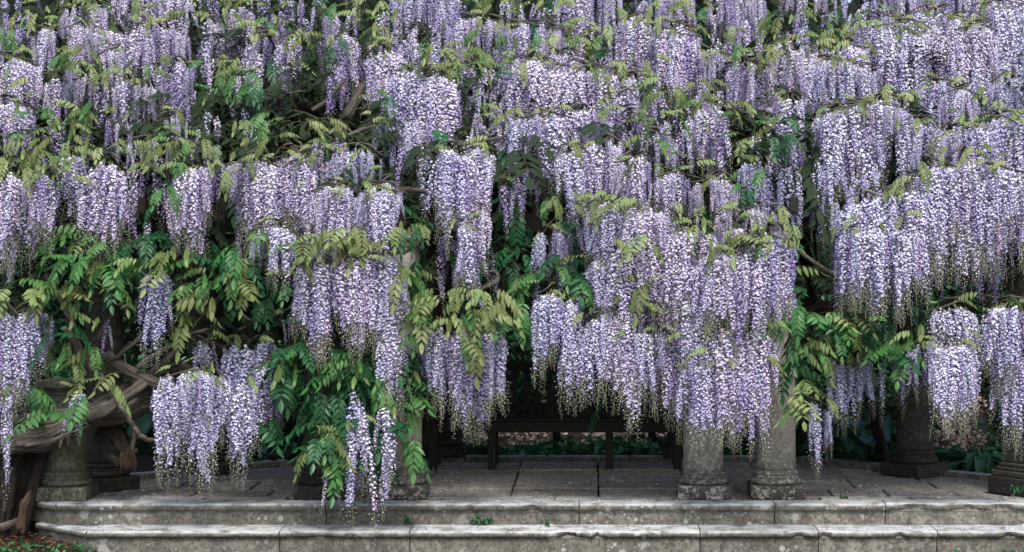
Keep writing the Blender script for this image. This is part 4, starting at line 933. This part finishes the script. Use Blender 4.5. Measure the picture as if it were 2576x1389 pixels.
B('centre', [(1370,30,2.0),(1390,50,2.0),(1395,75,2.0),(1398,110,1.8)], [.011,.009], M_BARK_SM, 'branch', 7, 20, seed=119)
B('centre', [(1060,175,1.2),(1100,162,1.2),(1140,155,1.2)], [.008,.008], M_BARK_SM, 'branch', 7, 20, seed=120)
# right plant
B('right', [(2230,1178,2.7),(2200,1050,2.2),(2160,900,1.6),(2100,790,1.2),(2040,775,1.0),(2045,720,.8),(2030,660,.8),(2020,600,.9),(2060,500,1.1)], [.055,.055,.05,.05,.05,.05,.06,.06,.06], M_BARK_DK, 'trunk', 18, 70, .12, seed=201)
B('right', [(1960,585,.0),(1988,610,-.1),(2020,640,-.1),(2060,668,-.1),(2110,700,-.05),(2150,722,.1)], [.021,.02,.019,.018,.018,.016], M_BARK_SM, 'branch', 10, 30, seed=202)
B('right', [(1875,535,.2),(1900,550,.15),(1925,570,.05),(1965,590,.0)], [.016,.018,.018,.02], M_BARK_SM, 'branch', 8, 20, seed=203)
B('right', [(1925,520,.6),(1960,508,.55),(2010,493,.5),(2055,487,.5)], [.022,.026,.026,.024], M_BARK_SM, 'branch', 10, 24, seed=204)
B('right', [(1955,430,.8),(1990,433,.8),(2040,432,.8),(2060,435,.9)], [.014,.014,.016,.014], M_BARK_SM, 'branch', 8, 20, seed=205)
B('right', [(2025,785,.9),(2050,770,.9),(2090,765,.8),(2130,750,.7)], [.03,.03,.028,.025], M_BARK, 'limb', 12, 26, .1, seed=206)
B('right', [(2048,590,.7),(2052,640,.7),(2056,660,.75)], [.014,.012], M_BARK_DK, 'branch', 7, 14, seed=207)
B('right', [(2090,795,.3),(2110,782,.3),(2150,775,.3)], [.012,.010], M_BARK_SM, 'branch', 7, 14, seed=208)
B('right', [(2410,735,-.2),(2460,740,-.25),(2500,748,-.3),(2530,755,-.3),(2545,765,-.3)], [.010,.009,.008,.006,.004], M_BARK_SM, 'branch', 7, 24, 0, .02, .3, 209)
B('right', [(2480,745,-.2),(2487,725,-.2),(2480,708,-.2)], [.006,.004], M_BARK_SM, 'branch', 6, 12, seed=210)
B('right', [(2110,258,1.2),(2140,243,1.1),(2170,232,1.1)], [.010,.008], M_BARK_SM, 'branch', 6, 12, seed=211)
B('right', [(2070,35,2.3),(2095,24,2.2),(2120,18,2.2)], [.010,.008], M_BARK_SM, 'branch', 6, 14, seed=212)
B('right', [(2095,24,2.2),(2112,28,2.2),(2122,14,2.2)], [.006,.004], M_BARK_SM, 'branch', 6, 14, seed=213)
B('right', [(2060,500,1.1),(2200,400,1.3),(2400,350,1.5),(2700,300,1.7)], [.07,.07,.06,.05], M_BARK_DK, 'limb', 14, 40, .12, seed=214)
B('right', [(1935,930,-.5),(1990,915,-.45),(2060,905,-.45),(2100,918,-.45)], [.004,.003], M_STALK, 'tendril', 5, 20, seed=215)
# arching flowering boughs at the top of every mass
for i, (a, b, y, dp, z, tn) in enumerate(twigs):
    c = (a + b) / 2; w = b.x - a.x
    if w < .2: continue
    vn = vine_of(c.x, y, z - .2); root = VINES[vn][0]
    for q in range(2 if w > .3 else 1):
        yy = y - dp * random.uniform(.1, .8); e = random.uniform(-.04, .04)
        pts = [(c.x + random.uniform(-.05, .05), y + .5, z - .12), (c.x + e, y + .15, z + .02), (c.x + w * .2 * random.choice([-1, 1]), yy, z + .02), (c.x + w * .48 * random.choice([-1, 1]), yy - .02, z - .07)]
        obj('bough', tube_mesh('bough', rel(pts, root), [.014, .009, .005], M_BARK_SM, 6, 14, 0, i * 3 + q, .02, .2), root)

# ------------------------------------------------------------------ behind the pergola
def leafcard(name, L, W, mat, lobes=False, fold=.15):
    if lobes:
        pts = [(0, 0), (.45, -.1), (.35, .3), (.62, .55), (.25, .62), (0, 1.0), (-.25, .62), (-.62, .55), (-.35, .3), (-.45, -.1)]
        V = [(x * W, y * L, abs(x) * fold * L) for x, y in pts] + [(0, .4 * L, 0)]
        Fc = [(10, i, (i + 1) % 10) for i in range(10)]
    else:
        V = [(0, 0, 0), (W * .5, L * .35, fold * L * .5), (0, L * .4, 0), (-W * .5, L * .35, fold * L * .5), (W * .35, L * .75, fold * L * .3), (-W * .35, L * .75, fold * L * .3), (0, L, -fold * L * .3)]
        Fc = [(0, 1, 2), (0, 2, 3), (1, 4, 2), (2, 5, 3), (2, 4, 6), (2, 6, 5)]
    return mesh_np(name, V, Fc, [mat], fattr=[random.random() for _ in Fc])
ivy_p = [leafcard('ivy_leaf', .06, .055, M_IVY, True), leafcard('ivy_leaf', .045, .04, M_IVY, True)]
hedge_p = [leafcard('hedge_leaf', .09, .05, M_SHADE), leafcard('hedge_leaf', .07, .045, M_DEEP)]
litter_p = [leafcard('litter_leaf', .07, .045, M_LITTER, fold=.35), leafcard('litter_leaf', .05, .04, M_LITTER, fold=.5)]
def scatter_obj(name, pts, protos, smin, smax, label, flat=.5):
    n = len(pts)
    o = gn_scatter(name, '', pts, [(random.gauss(0, flat), random.gauss(0, flat), random.uniform(-3.14, 3.14)) for _ in range(n)], [random.uniform(smin, smax) for _ in range(n)], [random.randrange(len(protos)) for _ in range(n)], protos, None)
    tag(o, label, kind='stuff'); return o
# hedge and trees closing the view
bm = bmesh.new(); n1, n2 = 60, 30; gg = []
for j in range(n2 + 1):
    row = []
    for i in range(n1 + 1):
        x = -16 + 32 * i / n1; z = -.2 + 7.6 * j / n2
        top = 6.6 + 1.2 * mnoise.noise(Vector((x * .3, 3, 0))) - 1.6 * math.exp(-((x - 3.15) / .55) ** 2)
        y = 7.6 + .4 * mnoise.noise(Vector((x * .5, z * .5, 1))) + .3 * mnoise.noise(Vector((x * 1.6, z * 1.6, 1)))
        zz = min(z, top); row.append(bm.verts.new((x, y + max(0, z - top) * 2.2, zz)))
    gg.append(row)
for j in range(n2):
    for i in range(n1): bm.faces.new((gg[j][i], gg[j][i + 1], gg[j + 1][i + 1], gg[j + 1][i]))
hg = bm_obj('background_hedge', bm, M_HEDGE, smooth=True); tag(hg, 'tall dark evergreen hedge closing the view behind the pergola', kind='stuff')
pts = []
for i in range(26000):
    x = random.uniform(-9, 8); z = random.uniform(.2, 6.6) if random.random() < .5 else random.uniform(.2, 2.4)
    top = 6.6 + 1.2 * mnoise.noise(Vector((x * .3, 3, 0))) - 1.6 * math.exp(-((x - 3.15) / .55) ** 2)
    if z > top + .2: continue
    pts.append((x, 7.6 + .4 * mnoise.noise(Vector((x * .5, z * .5, 1))) - random.random() ** 2 * .7, z))
scatter_obj('hedge_leaves', pts, hedge_p, .9, 1.7, 'small dark leaves of the hedge seen through the gaps', 1.2)
# dry litter bank between terrace and hedge, with ivy
pts = []
for i in range(9000):
    x = random.uniform(-4.5, 5.5); y = random.uniform(4.0, 6.8)
    px = VX + x * F / (y + D)
    if not (1180 < px < 1720 or 2330 < px < 2480 or 1830 < px < 1900): continue
    if mnoise.noise(Vector((x * 1.4, y * .8, 4))) + .5 * mnoise.noise(Vector((x * 5, y * 4, 4))) < -.12: continue
    pts.append((x, y, ground_z(x, y) + .012 + random.random() * .02))
scatter_obj('leaf_litter', pts, litter_p, .8, 1.5, 'pale dry fallen leaves on the bank behind the bench', .5)
pts = []
for i in range(4200):
    x = random.uniform(-3.6, 4.3); y = random.uniform(3.4, 4.3 if -2 < x < 2 else 5.0)
    if abs(x) > 2: y -= (abs(x) - 2) * .9
    if y < back_y(max(-5.2, min(4.8, x))) + .25: continue
    hmax = .26 * max(0, mnoise.noise(Vector((x * 1.3, y, 9))) + .22)
    if hmax <= .01: continue
    pts.append((x, y, ground_z(x, y) + random.random() * hmax + .015))
scatter_obj('ivy_ground_cover', pts, ivy_p, .9, 1.7, 'low glossy ivy and seedlings along the back of the terrace', .6)

pts = []
for i in range(7000):
    x = random.uniform(-7, 6); y = random.uniform(3.6, 8.5)
    px = VX + x * F / (y + D)
    if 1150 < px < 1730 or 2330 < px < 2500: continue
    if y < back_y(max(-5.2, min(4.8, x))) + .5: continue
    pts.append((x, y, ground_z(x, y) + random.random() * .5))
scatter_obj('shade_undergrowth', pts, [LEAF['shade'][0], LEAF['shade'][1], LEAF['deep'][2]], .6, 1.1, 'dense dark undergrowth in deep shade either side of the bench view', .9)

# wire netting on short posts behind the bench
wf = empty('wire_fence', (0, 4.1, 0)); tag(wf, 'sagging chicken wire fence on short posts behind the bench', 'fence')
V = []; Fc = []
cellw = .055
def wire(a, b):
    a = np.array(a); b = np.array(b); d = b - a; n = np.array([-d[2], 0, d[0]]); n = n / np.linalg.norm(n) * .0011
    k = len(V); V.extend([a + n, a - n, b - n, b + n]); Fc.append((k, k + 1, k + 2, k + 3))
for i in range(int(3.4 / cellw)):
    for j in range(12):
        x = -1.75 + i * cellw + (j % 2) * cellw / 2; z = .02 + j * cellw * .85
        h = cellw * .32; yj = .02 * math.sin(x * 3)
        wire((x, yj, z), (x, yj, z + h)); wire((x, yj, z + h), (x + cellw / 2, yj, z + cellw * .85 - .0)); wire((x, yj, z + h), (x - cellw / 2, yj, z + cellw * .85))
obj('wire_netting', mesh_np('wire_netting', V, Fc, [M_WIRE]), wf)
for px in (1400, 1150, 1640):
    bm = bmesh.new(); lathe(bm, [(.042, -.05), (.04, .35), (.037, .72)], 12, P(px, 0, 4.1).x, 0, .1); bm_obj('post', bm, M_TIMBER, wf, True)

# hostas: big ribbed leaves on long stalks
def big_leaf(base, tip_dir, stalk, L, W, mat_i, droop, V, Fc, mi, fa, r):
    b = len(V); base = np.array(base); d = np.array(tip_dir) / np.linalg.norm(tip_dir); hz = np.array([d[0], d[1], 0]); hz /= np.linalg.norm(hz) + 1e-9
    e = base + d * stalk; side = np.array([-hz[1], hz[0], 0])
    w = side * .008; V.extend([base - w, base + w, e + w, e - w]); Fc.append((b, b + 1, b + 2, b + 3)); mi.append(0); fa.append(.4)
    nu, nv = 8, 6; b = len(V); ang = r.uniform(-.1, .35)
    for i in range(nu + 1):
        t = i / nu; wd = W * (math.sin(math.pi * min(1, t ** .62)) ** .8) * .5 + .002
        a2 = ang - droop * t; 
        c = e + hz * L * (t * math.cos(ang * .5)) + np.array([0, 0, L * (ang * t - droop * t * t * .8)])
        for j in range(nv + 1):
            s = (j / nv - .5) * 2; rib = .006 * math.cos(j * math.pi)
            V.append(c + side * wd * s + np.array([0, 0, .25 * wd * s * s + rib - .02 * abs(s) * math.sin(t * 9)]))
    for i in range(nu):
        for j in range(nv):
            Fc.append((b + i * (nv + 1) + j, b + i * (nv + 1) + j + 1, b + (i + 1) * (nv + 1) + j + 1, b + (i + 1) * (nv + 1) + j)); mi.append(0); fa.append(r.uniform(.3, .7))
def big_plant(name, px, y, n, hgt, L, W, mat, label, cat, droop=.6, seed=0, narrow=False):
    p = P(px, 0, y); t = empty(name, (p.x, y, ground_z(p.x, y) + .01)); tag(t, label, cat)
    r = np.random.default_rng(seed)
    for k in range(n):
        a = r.uniform(0, 2 * math.pi) if k % 3 == 0 else -math.pi / 2 + r.normal(0, 1.1); up = r.uniform(.8, 2.2) if not narrow else r.uniform(.5, 1.2)
        V, Fc, mi, fa = [], [], [], []; s = r.uniform(.7, 1.15)
        big_leaf((r.normal(0, .04), r.normal(0, .04), 0), (math.cos(a), math.sin(a), up), hgt * r.uniform(.45, 1.0), L * s, W * s, 0, droop * r.uniform(.7, 1.3), V, Fc, mi, fa, r)
        obj('leaf', mesh_np('leaf', V, Fc, [mat], mi, fa, True), t)
big_plant('hosta', 2150, 2.95, 26, .58, .36, .30, M_HOSTA, 'large blue green hosta with broad ribbed leaves left of the rear column', 'plant', .7, 3)
big_plant('hosta', 2225, 3.2, 16, .62, .32, .26, M_HOSTA, 'second blue green hosta tucked close against the rear column shaft', 'plant', .7, 5)
big_plant('strap_leaved_plant', 2470, 2.45, 26, .26, .42, .13, M_HOSTA2, 'glossy green plant with long pointed leaves beside the stone pier', 'plant', .8, 8, True)
big_plant('hosta', 660, 3.55, 16, .20, .26, .19, M_HOSTA, 'low broad leaved plant behind the left back corner of terrace', 'plant', .7, 12)
big_plant('hosta', 430, 3.2, 22, .70, .30, .22, M_HOSTA2, 'tall leafy plant in deep shade behind the broken stump', 'plant', .7, 14)

# seedlings on the steps, weeds at the foot, chips, fallen petals
def seedling(px, py, y, n, L, label, seed):
    p = P(px, py, y); t = empty('seedling', p); tag(t, label, 'weed'); r = np.random.default_rng(seed)
    for k in range(n):
        V, Fc, mi, fa = [], [], [], []; a = r.uniform(0, 6.28); a = -abs(a - math.pi) if True else a
        big_leaf((0, 0, 0), (math.cos(a), math.sin(a) * .6, r.uniform(.3, 2.5)), L * r.uniform(.4, 1.4), L * r.uniform(.7, 1.1), L * .45, 0, .6, V, Fc, mi, fa, r)
        obj('leaf', mesh_np('leaf', V, Fc, [M_IVY], mi, fa, True), t)
seedling(1214, 1318, -.23, 9, .05, 'small green seedling growing from the joint above the lower step', 1)
seedling(1030, 1316, -.23, 7, .028, 'tiny ivy sprig on the upper riser near the hanging blossom', 2)
seedling(2128, 1258, .10, 5, .035, 'loose green leaflet sprig lying on the pale terrace edge', 3)
seedling(1372, 1323, -.35, 4, .03, 'small flat weed at the foot of the upper riser below the bench', 4)
seedling(2565, 1240, .1, 6, .05, 'little weed at the foot of the stone pier', 5)
pts = []
for (cx, cy_, n) in ((55, 1385, 45), (20, 1372, 30), (190, 1385, 55), (130, 1375, 18), (2545, 1385, 130), (110, 1350, 12), (2440, 1388, 25)):
    for i in range(n):
        y = random.uniform(-1.0, -.62); x = P(cx, 0, y).x + random.gauss(0, .10)
        if x > lx[0] - .04 - (y - yl) * 0 and y > yl - .05: continue
        pts.append((x, y, ground_z(x, y) + random.random() * .05 + .01))
weed_p = [leafcard('weed_leaf', .036, .034, M_IVY, True), leafcard('weed_leaf', .022, .02, M_GREEN, True)]
scatter_obj('ground_weeds', pts, weed_p, .8, 1.5, 'low green weeds in the soil at the foot of the steps', .5)
chip_p = [leafcard('bark_chip', .05, .012, M_CHIP, fold=.3), leafcard('bark_chip', .03, .014, M_CHIP, fold=.3), leafcard('bark_chip', .09, .007, M_SPLINT, fold=.2)]
pts = []
for i in range(2600):
    x = random.gauss(-5.05, .5); y = random.uniform(-1.1, .3)
    if x > -4.2 - (y + .6): continue
    pts.append((x, y, ground_z(x, y) + .008 + random.random() * .012))
scatter_obj('bark_litter', pts, chip_p, .6, 1.6, 'brown bark chips and dead leaves around the foot of the trunk', .25)
pet_p = [leafcard('fallen_petal', .019, .017, M_FPET, fold=.4), leafcard('fallen_petal', .010, .011, M_FPET, fold=.3), leafcard('dry_bit', .02, .009, M_CHIP, fold=.2)]
pts = []
for i in range(5200):
    x = random.uniform(-4.4, 4.8); q = random.random()
    if q < .72:
        y = random.uniform(.0, 3.0)
        if y > back_y(x) - .05: continue
        z = .007
    elif q < .80: y = random.uniform(-.23, .0); z = .004
    elif q < .93:
        y = random.uniform(-.58, -.24); z = -.174
        if x < lx[0] - .1: continue
    else:
        y = random.uniform(-1.0, -.64); z = ground_z(x, y) + .01
    if mnoise.noise(Vector((x * 1.1, y * 1.3, 2))) < random.uniform(-.5, .35): continue
    pts.append((x, y, z))
scatter_obj('fallen_petals', pts, pet_p, .7, 1.6, 'lilac petals and bits fallen over the paving and steps', .25)
